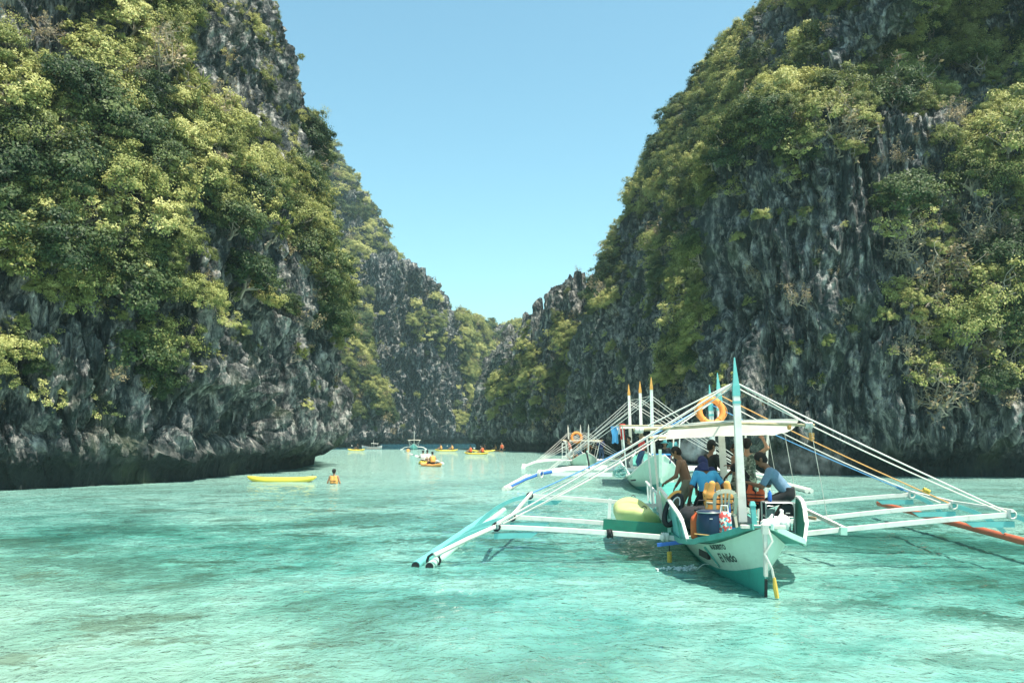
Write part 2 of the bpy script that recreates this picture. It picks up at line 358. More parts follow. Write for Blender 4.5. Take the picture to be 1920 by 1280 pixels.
stE = [(24, 176, profE(20)), (4, 164, profE(18)), (-3.5, 150, profE(15)), (-6.4, 139, profE(13)), (-5.6, 132, profE(14.5)), (-.8, 123, profE(17.5)), (3.2, 114, profE(20.)), (7.5, 111, profE(22.5)), (13, 108, profE(25)), (22, 104, profE(25))]
cliff('pinnacle_ridge', stE, 170, amp=.9, hs=1.1, seed=41, crest=4.2, sm=3)
def profC(top, b=5.): return BASE+[(.15*b, top*.3), (.4*b, top*.6), (.7*b, top*.85), (b, top), (b+4, top+1), (b+14, top+2), (b+30, top-4)]
stC = [(-56, 196, profC(40)), (-40, 206, profC(42)), (-30, 214, profC(46)), (-20, 217, profC(44)), (-12.6, 221, profC(35, 7)), (-9.5, 236, profC(34, 7)), (-6.5, 255, profC(36, 7)), (-2, 285, profC(38, 9)), (25, 302, profC(38))]
cliff('far_cliff', stC, 200, amp=1.3, hs=1.5, seed=57, crest=1.6, sm=3)
stB = [(-70, 138, profC(36)), (-36, 149, profC(34, 7)), (-28, 153, profC(30, 8)), (-24.2, 157, profC(20, 7)), (-25, 167, profC(20)), (-32, 178, profC(24)), (-50, 190, profC(24))]
cliff('left_headland', stB, 120, amp=1.1, hs=1.3, seed=71, sm=3)
def profD(k=1.): return BASE+[(.5, 25), (1.2, 45), (2*k, 56), (4*k, 66), (8*k, 76), (15*k, 88), (36*k, 100)]
stD = [(-120, 225, profD()), (-62, 246, profD()), (-49, 253, profD()), (-41.5, 262, profD()), (-40, 280, profD()), (-45, 305, profD()), (-90, 320, profD())]
cliff('far_left_hill', stD, 130, amp=1.6, hs=2., seed=83, sm=3)
print('cliffs', time.time()-T0)
# ------------------------------------------------------------------ vegetation on the cliffs
def mat_leaf(name, dark, mid, light, trans=.32):
    m, n, out = new_mat(name); L = n.links.new
    at_ = N(n, 'ShaderNodeAttribute', attribute_name='tint'); oi = N(n, 'ShaderNodeObjectInfo')
    ad = N(n, 'ShaderNodeMath', operation='MULTIPLY_ADD', i_1=.62); L(at_.outputs['Fac'], ad.inputs[0])
    sc = N(n, 'ShaderNodeMath', operation='MULTIPLY', i_1=.40); L(oi.outputs['Random'], sc.inputs[0]); L(sc.outputs[0], ad.inputs[2])
    r = ramp(n, [(.08, dark), (.45, mid), (.92, light)]); L(ad.outputs[0], r.inputs[0])
    p = N(n, 'ShaderNodeBsdfPrincipled', i_Roughness=.55); p.inputs['Specular IOR Level'].default_value = .3; L(r.outputs[0], p.inputs['Base Color'])
    t = N(n, 'ShaderNodeBsdfTranslucent'); L(r.outputs[0], t.inputs[0])
    ms = N(n, 'ShaderNodeMixShader', i_0=trans); L(p.outputs[0], ms.inputs[1]); L(t.outputs[0], ms.inputs[2]); L(ms.outputs[0], out.inputs[0])
    return m
LEAF = {'green': mat_leaf('leaf_green', (.024, .046, .016), (.16, .195, .052), (.44, .45, .15)),
        'yellow': mat_leaf('leaf_yellow_green', (.08, .10, .026), (.355, .365, .11), (.66, .635, .27)),
        'dark': mat_leaf('leaf_dark', (.014, .034, .016), (.055, .095, .034), (.17, .21, .07)),
        'dry': mat_leaf('leaf_dry', (.12, .09, .045), (.32, .25, .13), (.48, .40, .25)),
        'rosette': mat_leaf('leaf_rosette', (.04, .07, .02), (.11, .15, .035), (.26, .28, .08))}
BARK = plain('pale_bark', (.34, .29, .23), .9, .35, 9., .3)
def leaf_mesh(name, C, A, Nn, ln, wd, tint, mat):
    """C centres, A long axes, Nn normals -> one folded rhombus per leaf"""
    B = np.cross(A, Nn); B /= np.linalg.norm(B, axis=1)[:, None]+1e-9
    n = len(C); V = np.zeros((n, 4, 3))
    V[:, 0] = C-A*ln[:, None]*.5; V[:, 2] = C+A*ln[:, None]*.5-Nn*ln[:, None]*.10
    V[:, 1] = C+B*wd[:, None]*.5+Nn*wd[:, None]*.12; V[:, 3] = C-B*wd[:, None]*.5+Nn*wd[:, None]*.12
    me = bpy.data.meshes.new(name); me.vertices.add(4*n); me.vertices.foreach_set('co', V.reshape(-1).astype(np.float32))
    me.loops.add(4*n); me.loops.foreach_set('vertex_index', np.arange(4*n, dtype=np.int32))
    me.polygons.add(n); me.polygons.foreach_set('loop_start', np.arange(0, 4*n, 4, dtype=np.int32)); me.update(calc_edges=True)
    a = me.attributes.new('tint', 'FLOAT', 'POINT'); a.data.foreach_set('value', np.repeat(tint, 4).astype(np.float32))
    me.materials.append(mat)
    return me
def unit(a): return a/(np.linalg.norm(a, axis=1)[:, None]+1e-9)
def tube_np(paths, sides=5):
    """paths: list of (points (k,3), radii (k,)) -> verts, faces of tapered tubes"""
    V, F = [], []
    for pts, rad in paths:
        pts = np.asarray(pts, float); k = len(pts); t = unit(np.gradient(pts, axis=0)); ref = np.array([.31, .17, .93])
        u = unit(np.cross(t, ref)); v = np.cross(t, u); b0 = len(V)
        for i in range(k):
            for s in range(sides):
                a = 2*math.pi*s/sides; V.append(pts[i]+rad[i]*(u[i]*math.cos(a)+v[i]*math.sin(a)))
        for i in range(k-1):
            for s in range(sides):
                s2 = (s+1) % sides; F.append((b0+i*sides+s, b0+i*sides+s2, b0+(i+1)*sides+s2, b0+(i+1)*sides+s))
        F.append(tuple(b0+s for s in range(sides))[::-1]); F.append(tuple(b0+(k-1)*sides+s for s in range(sides)))
    return V, F
def limb(rg, a, b, r0, r1, k=5, wob=.12):
    t = np.linspace(0, 1, k)[:, None]; a, b = np.asarray(a, float), np.asarray(b, float); L_ = np.linalg.norm(b-a)
    w = rg.normal(0, wob*L_, (k, 3)); w[0] = 0; w[-1] = 0
    return a+(b-a)*t+w*np.sin(t*math.pi), np.linspace(r0, r1, k)
def make_bush(seed, kind, clumps=30, per=55, rx=1., rz=.85, ln=.22, wd=.11, cr=.30, open_=.0, twigs=6):
    """unit-size shrub: crown radius about 1 -> (crown mesh, branch mesh)"""
    rg = np.random.default_rng(seed)
    d = unit(rg.normal(size=(clumps, 3))); d[:, 2] = np.abs(d[:, 2])*1.1-.28; d = unit(d)
    rad = rg.uniform(.30, 1.12, clumps)**(.7)*(1+.32*np.sin(d[:, 0]*3+seed)*np.cos(d[:, 1]*4+seed))
    cc = d*rad[:, None]*np.array([rx, rx, rz]); cc[:, 2] += .35
    C, A, Nn, tn = [], [], [], []
    for k in range(clumps):
        m = int(per*rg.uniform(.6, 1.4)); o = unit(rg.normal(size=(m, 3)))*(rg.uniform(.2, 1, m)**.5*rg.choice([1, 1, 1, 1.15, 1.5], m))[:, None]*cr*rg.uniform(.45, 1.45)*rg.uniform(.6, 1.4, 3)
        o[:, 2] *= .62; c = cc[k]+o; up = unit(unit(o+1e-6)*.55+d[k]*.5+np.array([0, 0, .75])+rg.normal(0, .35, (m, 3)))
        a = unit(np.cross(up, rg.normal(size=(m, 3)))); a[:, 2] -= .25; a = unit(a)
        C.append(c); A.append(a); Nn.append(up); tn.append(np.clip(rg.normal(.5+.18*rg.normal(), .20, m), 0, 1))
    C, A, Nn, tn = map(np.concatenate, (C, A, Nn, tn)); m = len(C)
    sz = rg.uniform(.65, 1.3, m)
    crown = leaf_mesh('crown', C, A, Nn, ln*sz, wd*sz, tn, LEAF[kind])
    paths = []; root = np.array([0, 0, -.45])
    fork = np.array([rg.normal(0, .08), rg.normal(0, .08), -.05]); paths.append(limb(rg, root, fork, .06, .045, 4, .08))
    for k in rg.choice(clumps, min(twigs, clumps), replace=False): paths.append(limb(rg, fork, cc[k]*.92, .032, .010, 5, .12))
    V, F = tube_np(paths, 5)
    tr = bpy.data.meshes.new('trunk'); tr.from_pydata([tuple(v) for v in V], [], F); tr.materials.append(BARK); tr.update()
    return crown, tr
def make_dry(seed, leaves=260):
    """leafless twiggy shrub with a few dry leaves"""
    rg = np.random.default_rng(seed); paths, tips = [], []
    root = np.array([0, 0, -.4])
    for k in range(7):
        d = unit(rg.normal(size=(1, 3)))[0]; d[2] = abs(d[2])*.9+.15; e = d*rg.uniform(.7, 1.15)
        p = limb(rg, root, e, .04, .014, 6, .14); paths.append(p)
        for j in range(6):
            b = p[0][rg.integers(2, 6)]; q = b+unit(rg.normal(size=(1, 3)))[0]*rg.uniform(.25, .5)+d*.2
            p2 = limb(rg, b, q, .014, .006, 4, .14); paths.append(p2); tips.append(q)
            for _ in range(3): tips.append(p2[0][rg.integers(1, 4)]); paths.append(limb(rg, tips[-1], tips[-1]+rg.normal(0, .16, 3), .007, .004, 3, .1))
    V, F = tube_np(paths, 4); tr = bpy.data.meshes.new('trunk'); tr.from_pydata([tuple(v) for v in V], [], F); tr.materials.append(BARK); tr.update()
    tips = np.array(tips); c = tips[rg.integers(0, len(tips), leaves)]+rg.normal(0, .09, (leaves, 3))
    up = unit(rg.normal(size=(leaves, 3))+np.array([0, 0, .6])); a = unit(np.cross(up, rg.normal(size=(leaves, 3))))
    s = rg.uniform(.6, 1.3, leaves)
    return leaf_mesh('crown', c, a, up, .17*s, .08*s, rg.uniform(0, 1, leaves), LEAF['dry']), tr
def make_rosette(seed, heads=4):
    """spiky strap-leaved plant on bent bare stems"""
    rg = np.random.default_rng(seed); C, A, Nn, tn, ln, paths = [], [], [], [], [], []
    root = np.array([0, 0, -.4])
    for h in range(heads):
        hd = np.array([rg.normal(0, .42), rg.normal(0, .42), rg.uniform(.25, .95)]); paths.append(limb(rg, root, hd, .04, .026, 6, .12))
        m = 46; az = rg.uniform(0, 2*math.pi, m); el = rg.uniform(-.5, 1.35, m)
        a = np.stack([np.cos(az)*np.cos(el), np.sin(az)*np.cos(el), np.sin(el)], 1); L_ = rg.uniform(.35, .52, m)
        C.append(hd+a*L_[:, None]*.5); A.append(a); up = unit(np.array([0, 0, 1.])-a*a[:, 2:]+rg.normal(0, .15, (m, 3))); Nn.append(up); tn.append(rg.uniform(.2, 1, m)); ln.append(L_)
    C, A, Nn, tn, ln = map(np.concatenate, (C, A, Nn, tn, ln))
    V, F = tube_np(paths, 5); tr = bpy.data.meshes.new('trunk'); tr.from_pydata([tuple(v) for v in V], [], F); tr.materials.append(BARK); tr.update()
    return leaf_mesh('crown', C, A, Nn, ln, np.full(len(ln), .055), tn, LEAF['rosette']), tr
PROTO = {'green': [make_bush(100+k, 'green', 54, 165, ln=.076, wd=.042, cr=.25) for k in range(4)],
         'yellow': [make_bush(200+k, 'yellow', 48, 130, ln=.090, wd=.052, cr=.22) for k in range(4)],
         'dark': [make_bush(300+k, 'dark', 54, 125, ln=.092, wd=.052, cr=.25) for k in range(3)],
         'airy': [make_bush(400+k, 'yellow', 34, 60, rx=1.15, rz=1.0, ln=.10, wd=.06, cr=.24, twigs=16) for k in range(3)],
         'dry': [make_dry(500+k) for k in range(3)],
         'rosette': [make_rosette(600+k, 3+k % 3) for k in range(3)]}
KINDS_ = list(PROTO)

def poly_in(px, py, poly):
    inside = np.zeros(len(px), bool); n = len(poly); j = n-1
    for i in range(n):
        xi, yi = poly[i]; xj, yj = poly[j]
        c = ((yi > py) != (yj > py)) & (px < (xj-xi)*(py-yi)/(yj-yi+1e-9)+xi)
        inside ^= c; j = i
    return inside
def ell(px, py, cx, cy, rx, ry): return ((px-cx)/rx)**2+((py-cy)/ry)**2 < 1
def density(name, P):
    """how thickly each stretch of cliff is overgrown"""
    px, py, d = project(P); z = P[:, 2]; D = np.zeros(len(P))
    jit = 26*fbm(P*.35, 91, 2); py = py+jit; px = px+jit*.7
    if name == 'left_cliff':
        b = np.interp(px, [-400, 0, 60, 130, 200, 330, 420, 500, 560, 620, 660], [500, 520, 590, 590, 600, 560, 575, 580, 600, 640, 700])
        D = np.where(py < b, 1., .035)
        for e in ((455, 70, 115, 165), (530, 190, 55, 80), (370, 130, 30, 40), (60, 330, 40, 30), (15, 250, 45, 26), (545, 300, 26, 34), (20, 560, 60, 30), (300, 200, 26, 60)): D = np.where(ell(px, py, *e), .10, D)
        for e in ((15, 690, 60, 55), (275, 700, 45, 50), (540, 650, 30, 30)): D = np.where(ell(px, py, *e), .55, D)
        D = np.where(z < 3, 0, D); D = np.where(ell(px, py, 430, 790, 140, 60), 0, D)
    elif name == 'right_cliff':
        D = np.full(len(P), 1.)
        D = np.where(poly_in(px, py, [(1300, 900), (1328, 420), (1390, 262), (1480, 320), (1600, 300), (1700, 300), (1760, 420), (1720, 560), (1700, 760), (1800, 800), (1920, 790), (2300, 790), (2300, 900)]), .07, D)
        D = np.where((px > 1690) & (py > 280) & (py < 800), .40, D)
        D = np.where(ell(px, py, 1870, 430, 70, 130), 1., D)
        D = np.where(ell(px, py, 1790, 200, 60, 70) | ell(px, py, 1560, 55, 110, 40) | ell(px, py, 1890, 80, 40, 110), .15, D)
        F = (px < 1335) & (py > np.interp(px, [1000, 1110, 1160, 1210, 1335], [420, 470, 430, 400, 330]))
        D = np.where(F, .07, D); D = np.where(F & ell(px, py, 1275, 540, 48, 190), .8, D); D = np.where(F & ell(px, py, 1130, 480, 30, 120), .4, D)
        D = np.where(z < 4, 0, D)
    elif name == 'pinnacle_ridge':
        D = np.where(py < np.interp(px, [900, 960, 1000, 1080], [760, 700, 640, 560]), .05, .65); D = np.where(px < 930, .06, D); D = np.where(py > 800, .15, D)
    elif name == 'far_cliff':
        D = np.where(px > 858, .95, np.where(py < 640, .035, .03)); D = np.where((px < 690), .5, D); D = np.where(ell(px, py, 800, 600, 30, 60), .8, D)
    elif name == 'left_headland': D = np.full(len(P), .9); D = np.where(z < 5, .2, D)
    else: D = np.full(len(P), 1.)
    hole = fbm(P*np.array([.16, .16, .11]), 77, 3); D = np.where((hole < -.14) & (D > .3), .12, D)
    D = np.where(z < 2.6, 0, D)
    vis = (px > -220) & (px < 2140) & (py > -260) & (py < 1000)
    return np.where(vis, D, 0), px, py, d
def thin(P, r, order):
    cell = {}; keep = []
    for i in order:
        p = P[i]; ri = r[i]; c = (int(p[0]//2), int(p[1]//2), int(p[2]//2)); ok = True
        for dx in (-1, 0, 1):
            for dy in (-1, 0, 1):
                for dz in (-1, 0, 1):
                    for j in cell.get((c[0]+dx, c[1]+dy, c[2]+dz), ()):
                        if ((P[j]-p)**2).sum() < (ri*.5+r[j]*.5)**2: ok = False; break
                    if not ok: break
                if not ok: break
            if not ok: break
        if ok: keep.append(i); cell.setdefault(c, []).append(i)
    return keep
WHERE = {'left_cliff': 'on the sunlit left cliff', 'right_cliff': 'on the high right cliff'}
WORD = {'green': 'leafy mid-green shrub growing', 'yellow': 'bright yellow-green shrub growing', 'dark': 'dense dark green shrub growing',
        'airy': 'open yellow-green tree with bare limbs', 'dry': 'dry brown leafless shrub clinging', 'rosette': 'spiky strap-leaved plant rooted'}
ONAME = {'green': 'green_shrub', 'yellow': 'yellow_green_shrub', 'dark': 'dark_shrub', 'airy': 'open_tree', 'dry': 'dry_shrub', 'rosette': 'spiky_plant'}
def plant_obj(kind, var, loc, quat, scl, label, group):
    e = bpy.data.objects.new(ONAME[kind], None); COL.objects.link(e); e.empty_display_size = .1
    e.location = loc; e.rotation_mode = 'QUATERNION'; e.rotation_quaternion = quat; e.scale = (scl,)*3
    tag(e, label, 'tree' if kind == 'airy' else ('plant' if kind == 'rosette' else 'shrub'), group)
    cr, tr = PROTO[kind][var]
    for nm, me in (('crown', cr), ('trunk', tr)):
        o = bpy.data.objects.new(nm, me); COL.objects.link(o); o.parent = e
    return e
MASS = []; NIND = {}
def overgrow(name, rmin, rmax, cover, individuals, seed):
    Pf, nm, shp = CLIFFS[name]; rg = np.random.default_rng(seed)
    D, px, py, dist = density(name, Pf)
    prob = D*(1-.0*D); cand = np.where(rg.uniform(size=len(Pf)) < prob)[0]
    if len(cand) > cover: cand = rg.choice(cand, cover, replace=False)
    P = Pf[cand]; sparse = D[cand] < .3
    r = rmin*(rmax/rmin)**(rg.uniform(size=len(cand))**1.6); r = np.where(sparse, r*.55, r)
    keep = thin(P, np.where(sparse, r*2.2, r*.98), np.argsort(-r*rg.uniform(.6, 1, len(r))))
    P, r, nn, sp, idx = P[keep], r[keep], nm[cand][keep], sparse[keep], cand[keep]
    tone = fbm(P*.13, seed+5, 3)+.35*rg.normal(size=len(P)); u = rg.uniform(size=len(P))
    kind = np.where(tone > .12, 'yellow', np.where(tone < -.38, 'dark', 'green'))
    kind = np.where(u < .10, 'airy', kind); kind = np.where((u > .10) & (u < .19), 'dry', kind); kind = np.where((u > .19) & (u < .27), 'rosette', kind)
    if name == 'right_cliff': kind = np.where((px[idx] > 1690) & (py[idx] > 430) & (u < .62), np.where(u < .35, 'dry', 'airy'), kind)
    kind = np.where(sp & (u < .75), np.where(u < .28, 'rosette', np.where(u < .52, 'dry', 'airy')), kind)
    r = np.where(kind == 'dark', r*1.15, r)
    for i in range(len(P)):
        up = Vector(nn[i])*.45+Vector((0, 0, .75)); q = up.to_track_quat('Z', 'Y') @ Quaternion((0, 0, 1), rg.uniform(0, 6.28))
        MASS.append((name, kind[i], int(rg.integers(0, len(PROTO[kind[i]]))), P[i]+nn[i]*r[i]*.12, q, r[i]*1.12, r[i]/dist[idx[i]], individuals and -40 < px[idx[i]] < 1960 and -40 < py[idx[i]]))
overgrow('left_cliff', .42, 1.5, 9000, True, 7)
overgrow('right_cliff', .42, 1.55, 9000, True, 9)
overgrow('pinnacle_ridge', .7, 1.5, 1800, False, 11)
overgrow('far_cliff', .9, 2.0, 4500, False, 13)
overgrow('left_headland', .8, 1.7, 2500, False, 15)
overgrow('far_left_hill', 1.0, 2.2, 4500, False, 17)
print('plants', len(MASS), time.time()-T0)
# the largest-looking ones of each kind are individuals, the rest one mass of growth
take = {'green': 150, 'yellow': 150, 'dark': 90, 'airy': 110, 'dry': 90, 'rosette': 90}
order = sorted(range(len(MASS)), key=lambda i: -MASS[i][6]); rest = []
for i in order:
    nmc, kd, var, p, q, s, _, ind = MASS[i]
    if ind and take[kd] > 0:
        take[kd] -= 1
        plant_obj(kd, var, p, q, s, WORD[kd]+' '+WHERE[nmc], ONAME[kd].replace('_', ' ')+'s '+WHERE[nmc])
    else: rest.append(i)
def growth_mass(name, ids, label):
    protos = []
    for kd in KINDS_:
        for v in range(len(PROTO[kd])): protos.append((kd, v))
    me = bpy.data.meshes.new(name); me.vertices.add(len(ids))
    me.vertices.foreach_set('co', np.array([MASS[i][3] for i in ids], np.float32).reshape(-1))
    a = me.attributes.new('turn', 'FLOAT_VECTOR', 'POINT'); a.data.foreach_set('vector', np.array([tuple(MASS[i][4].to_euler()) for i in ids], np.float32).reshape(-1))
    a = me.attributes.new('size', 'FLOAT', 'POINT'); a.data.foreach_set('value', np.array([MASS[i][5] for i in ids], np.float32))
    a = me.attributes.new('which', 'INT', 'POINT'); a.data.foreach_set('value', np.array([protos.index((MASS[i][1], MASS[i][2])) for i in ids], np.int32))
    o = bpy.data.objects.new(name, me); COL.objects.link(o); tag(o, label, 'foliage', kind='stuff')
    ng = bpy.data.node_groups.new(name, 'GeometryNodeTree')
    ng.interface.new_socket('Geometry', in_out='INPUT', socket_type='NodeSocketGeometry'); ng.interface.new_socket('Geometry', in_out='OUTPUT', socket_type='NodeSocketGeometry')
    gi, go = ng.nodes.new('NodeGroupInput'), ng.nodes.new('NodeGroupOutput')
    last = gi.outputs[0]; parts = []
    def attr(nm, t):
        x = ng.nodes.new('GeometryNodeInputNamedAttribute'); x.data_type = t; x.inputs[0].default_value = nm
        return x
    aw, ar, as_ = attr('which', 'INT'), attr('turn', 'FLOAT_VECTOR'), attr('size', 'FLOAT')
    src = {}
    for ob in COL.objects:
        if ob.parent is not None and ob.name.startswith('crown'): src.setdefault(ob.data.name, ob)
    jn = ng.nodes.new('GeometryNodeJoinGeometry')
    used = {protos.index((MASS[i][1], MASS[i][2])) for i in ids}
    for k in used:
        kd, v = protos[k]; ob = src.get(PROTO[kd][v][0].name)
        if ob is None: continue
        oi = ng.nodes.new('GeometryNodeObjectInfo'); oi.transform_space = 'ORIGINAL'; oi.inputs['Object'].default_value = ob; oi.inputs['As Instance'].default_value = False
        cmp_ = ng.nodes.new('FunctionNodeCompare'); cmp_.data_type = 'INT'; cmp_.operation = 'EQUAL'; cmp_.inputs[3].default_value = k
        ng.links.new(aw.outputs[0], cmp_.inputs[2])
        ip = ng.nodes.new('GeometryNodeInstanceOnPoints'); ng.links.new(last, ip.inputs['Points']); ng.links.new(cmp_.outputs[0], ip.inputs['Selection'])
        ng.links.new(oi.outputs['Geometry'], ip.inputs['Instance'])
        e2r = ng.nodes.new('FunctionNodeEulerToRotation'); ng.links.new(ar.outputs[0], e2r.inputs[0]); ng.links.new(e2r.outputs[0], ip.inputs['Rotation'])
        ng.links.new(as_.outputs[0], ip.inputs['Scale']); ng.links.new(ip.outputs[0], jn.inputs[0])
    ng.links.new(jn.outputs[0], go.inputs[0])
    md = o.modifiers.new('growth', 'NODES'); md.node_group = ng
    return o
near = [i for i in rest if MASS[i][0] in ('left_cliff', 'right_cliff')]; far = [i for i in rest if i not in set(near)]
growth_mass('cliff_growth', near, 'tangle of smaller shrubs and creepers filling the near cliff faces')
growth_mass('distant_growth', far, 'green scrub covering the far cliffs at the end of the channel')
print('growth', len(rest), time.time()-T0)
# ------------------------------------------------------------------ mesh kit for boats and gear
class MB:
    """collects shapes, build() links them as ONE mesh object"""
    def __init__(s): s.v, s.f, s.m = [], [], []
    def add(s, V, F, m=0):
        b = len(s.v); s.v += [tuple(x) for x in V]; s.f += [tuple(i+b for i in f) for f in F]; s.m += [m]*len(F); return s
    def box(s, c, d, rot=None, m=0, bev=.0):
        x, y, z = d[0]/2, d[1]/2, d[2]/2
        if bev <= 0:
            V = [Vector((a*x, b*y, e*z)) for e in (-1, 1) for a, b in ((-1, -1), (1, -1), (1, 1), (-1, 1))]
            F = [(3, 2, 1, 0), (4, 5, 6, 7), (0, 1, 5, 4), (1, 2, 6, 5), (2, 3, 7, 6), (3, 0, 4, 7)]
        else:
            bm = bmesh.new(); bmesh.ops.create_cube(bm, size=1)
            for v in bm.verts: v.co = Vector((v.co.x*2*x, v.co.y*2*y, v.co.z*2*z))
            bmesh.ops.bevel(bm, geom=bm.edges[:], offset=bev, segments=2, affect='EDGES'); bm.verts.index_update()
            V = [v.co.copy() for v in bm.verts]; F = [tuple(v.index for v in f.verts) for f in bm.faces]; bm.free()
        M = rot.to_matrix() if rot is not None else None
        return s.add([((M @ v) if M else v)+Vector(c) for v in V], F, m)
    def bar(s, a, b, w, h=None, up=(0, 0, 1), m=0, w1=None, h1=None):
        """rectangular bar a -> b"""
        a, b = Vector(a), Vector(b); h = h or w; w1 = w1 or w; h1 = h1 or h; t = (b-a).normalized(); u = Vector(up)
        x = t.cross(u)
        if x.length < 1e-4: x = t.cross(Vector((0, 1, 0)))
        x.normalize(); y = x.cross(t); V = []
        for p, ww, hh in ((a, w, h), (b, w1, h1)): V += [p+x*(i*ww/2)+y*(j*hh/2) for i, j in ((-1, -1), (1, -1), (1, 1), (-1, 1))]
        return s.add(V, [(3, 2, 1, 0), (4, 5, 6, 7), (0, 1, 5, 4), (1, 2, 6, 5), (2, 3, 7, 6), (3, 0, 4, 7)], m)
    def tube(s, pts, r, sides=6, m=0, closed=False):
        pts = [Vector(p) for p in pts]; n = len(pts); rr = r if hasattr(r, '__len__') else [r]*n
        V, F = [], []; ref = None
        for i in range(n):
            if closed: t = (pts[(i+1) % n]-pts[i-1]).normalized()
            else: t = (pts[min(i+1, n-1)]-pts[max(i-1, 0)]).normalized()
            if ref is None:
                ref = t.orthogonal().normalized()
            u = (ref-t*ref.dot(t)).normalized(); ref = u; w = t.cross(u)
            V += [pts[i]+(u*math.cos(2*math.pi*k/sides)+w*math.sin(2*math.pi*k/sides))*rr[i] for k in range(sides)]
        for i in range(n if closed else n-1):
            j = (i+1) % n
            F += [(i*sides+k, i*sides+(k+1) % sides, j*sides+(k+1) % sides, j*sides+k) for k in range(sides)]
        if not closed: F += [tuple(range(sides))[::-1], tuple((n-1)*sides+k for k in range(sides))]
        return s.add(V, F, m)
    def lathe(s, prof, c=(0, 0, 0), seg=20, m=0, rot=None):
        """prof: [(r, z), ...]"""
        V, F = [], []; M = rot.to_matrix() if rot is not None else None
        for r, z in prof:
            for k in range(seg):
                v = Vector((r*math.cos(2*math.pi*k/seg), r*math.sin(2*math.pi*k/seg), z)); V.append(((M @ v) if M else v)+Vector(c))
        for i in range(len(prof)-1):
            F += [(i*seg+k, i*seg+(k+1) % seg, (i+1)*seg+(k+1) % seg, (i+1)*seg+k) for k in range(seg)]
        F += [tuple(range(seg))[::-1], tuple((len(prof)-1)*seg+k for k in range(seg))]
        return s.add(V, F, m)
    def ball(s, c, r, seg=12, rings=8, m=0, rot=None):
        r = r if hasattr(r, '__len__') else (r, r, r); V, F = [], []; M = rot.to_matrix() if rot is not None else None
        for i in range(1, rings):
            a = math.pi*i/rings
            for k in range(seg):
                b = 2*math.pi*k/seg; v = Vector((math.sin(a)*math.cos(b)*r[0], math.sin(a)*math.sin(b)*r[1], math.cos(a)*r[2])); V.append(((M @ v) if M else v)+Vector(c))
        for i in range(rings-2): F += [(i*seg+k, (i+1)*seg+k, (i+1)*seg+(k+1) % seg, i*seg+(k+1) % seg) for k in range(seg)]
        t = Vector((0, 0, r[2])); b = -t; V += [((M @ t) if M else t)+Vector(c), ((M @ b) if M else b)+Vector(c)]; nt_ = len(V)-2
        F += [(nt_, k, (k+1) % seg) for k in range(seg)]+[(nt_+1, (rings-2)*seg+(k+1) % seg, (rings-2)*seg+k) for k in range(seg)]
        return s.add(V, F, m)
    def sheet(s, rows, th=.0, m=0):
        """rows of points -> surface; th adds thickness downwards"""
        nr, nc = len(rows), len(rows[0]); V = [Vector(p) for r in rows for p in r]
        F = [(i*nc+j, i*nc+j+1, (i+1)*nc+j+1, (i+1)*nc+j) for i in range(nr-1) for j in range(nc-1)]
        if th:
            b = len(V); V += [p-Vector((0, 0, th)) for p in V[:b]]; F += [tuple(b+q for q in f[::-1]) for f in F[:]]
            ed = [i for i in range(nc)]+[i*nc+nc-1 for i in range(1, nr)]+[(nr-1)*nc+j for j in range(nc-2, -1, -1)]+[i*nc for i in range(nr-2, 0, -1)]
            for k in range(len(ed)): a, c = ed[k], ed[(k+1) % len(ed)]; F.append((a, a+b, c+b, c))
        return s.add(V, F, m)
    def torus(s, c, R_, r, seg=32, sides=12, rot=None, m=0):
        M = rot.to_matrix() if rot is not None else Matrix.Identity(3); pts = [M @ Vector((R_*math.cos(2*math.pi*k/seg), R_*math.sin(2*math.pi*k/seg), 0))+Vector(c) for k in range(seg)]
        return s.tube(pts, r, sides, m, closed=True)
    def build(s, name, mat, parent=None, smooth=False, bevel=0, label=None, sub=0):
        me = bpy.data.meshes.new(name); me.from_pydata(s.v, [], s.f)
        for x in (mat if isinstance(mat, (list, tuple)) else [mat]): me.materials.append(x)
        me.polygons.foreach_set('material_index', s.m); me.update()
        bm = bmesh.new(); bm.from_mesh(me); bmesh.ops.recalc_face_normals(bm, faces=bm.faces)
        if bevel: bmesh.ops.bevel(bm, geom=[e for e in bm.edges if len(e.link_faces) == 2 and e.calc_face_angle(0) > .6], offset=bevel, segments=2, affect='EDGES', clamp_overlap=True)
        bm.to_mesh(me); bm.free()
        if smooth:
            me.polygons.foreach_set('use_smooth', [True]*len(me.polygons))
            me.set_sharp_from_angle(angle=R(50))
        o = bpy.data.objects.new(name, me); COL.objects.link(o); o.parent = parent
        if label: o['label'] = label
        if sub: md = o.modifiers.new('sub', 'SUBSURF'); md.levels = sub; md.render_levels = sub
        return o
EUL = lambda x=0, y=0, z=0: Matrix.Rotation(R(z), 3, 'Z').to_quaternion() @ Matrix.Rotation(R(y), 3, 'Y').to_quaternion() @ Matrix.Rotation(R(x), 3, 'X').to_quaternion()
def lerp(a, b, t): return Vector(a)*(1-t)+Vector(b)*t
def sag(a, b, d, n=10): return [lerp(a, b, k/n)-Vector((0, 0, d*4*(k/n)*(1-k/n))) for k in range(n+1)]
M_ = MATS
plain('white_paint', (.78, .76, .70), .5, .06, 5., .05, dirt=(.35, .31, .24), dirt_amt=.45)
plain('weathered_white', (.66, .63, .56), .7, .12, 7., .1, dirt=(.25, .21, .15), dirt_amt=.7)
plain('mint_paint', (.42, .66, .56), .45, .07, 4., .05, dirt=(.20, .30, .25), dirt_amt=.5)
plain('pale_mint', (.52, .68, .56), .45, .06, 4., .05, dirt=(.30, .38, .30), dirt_amt=.45)
plain('hull_teal', (.04, .36, .29), .4, .12, 4., .05, dirt=(.03, .15, .13), dirt_amt=.6)
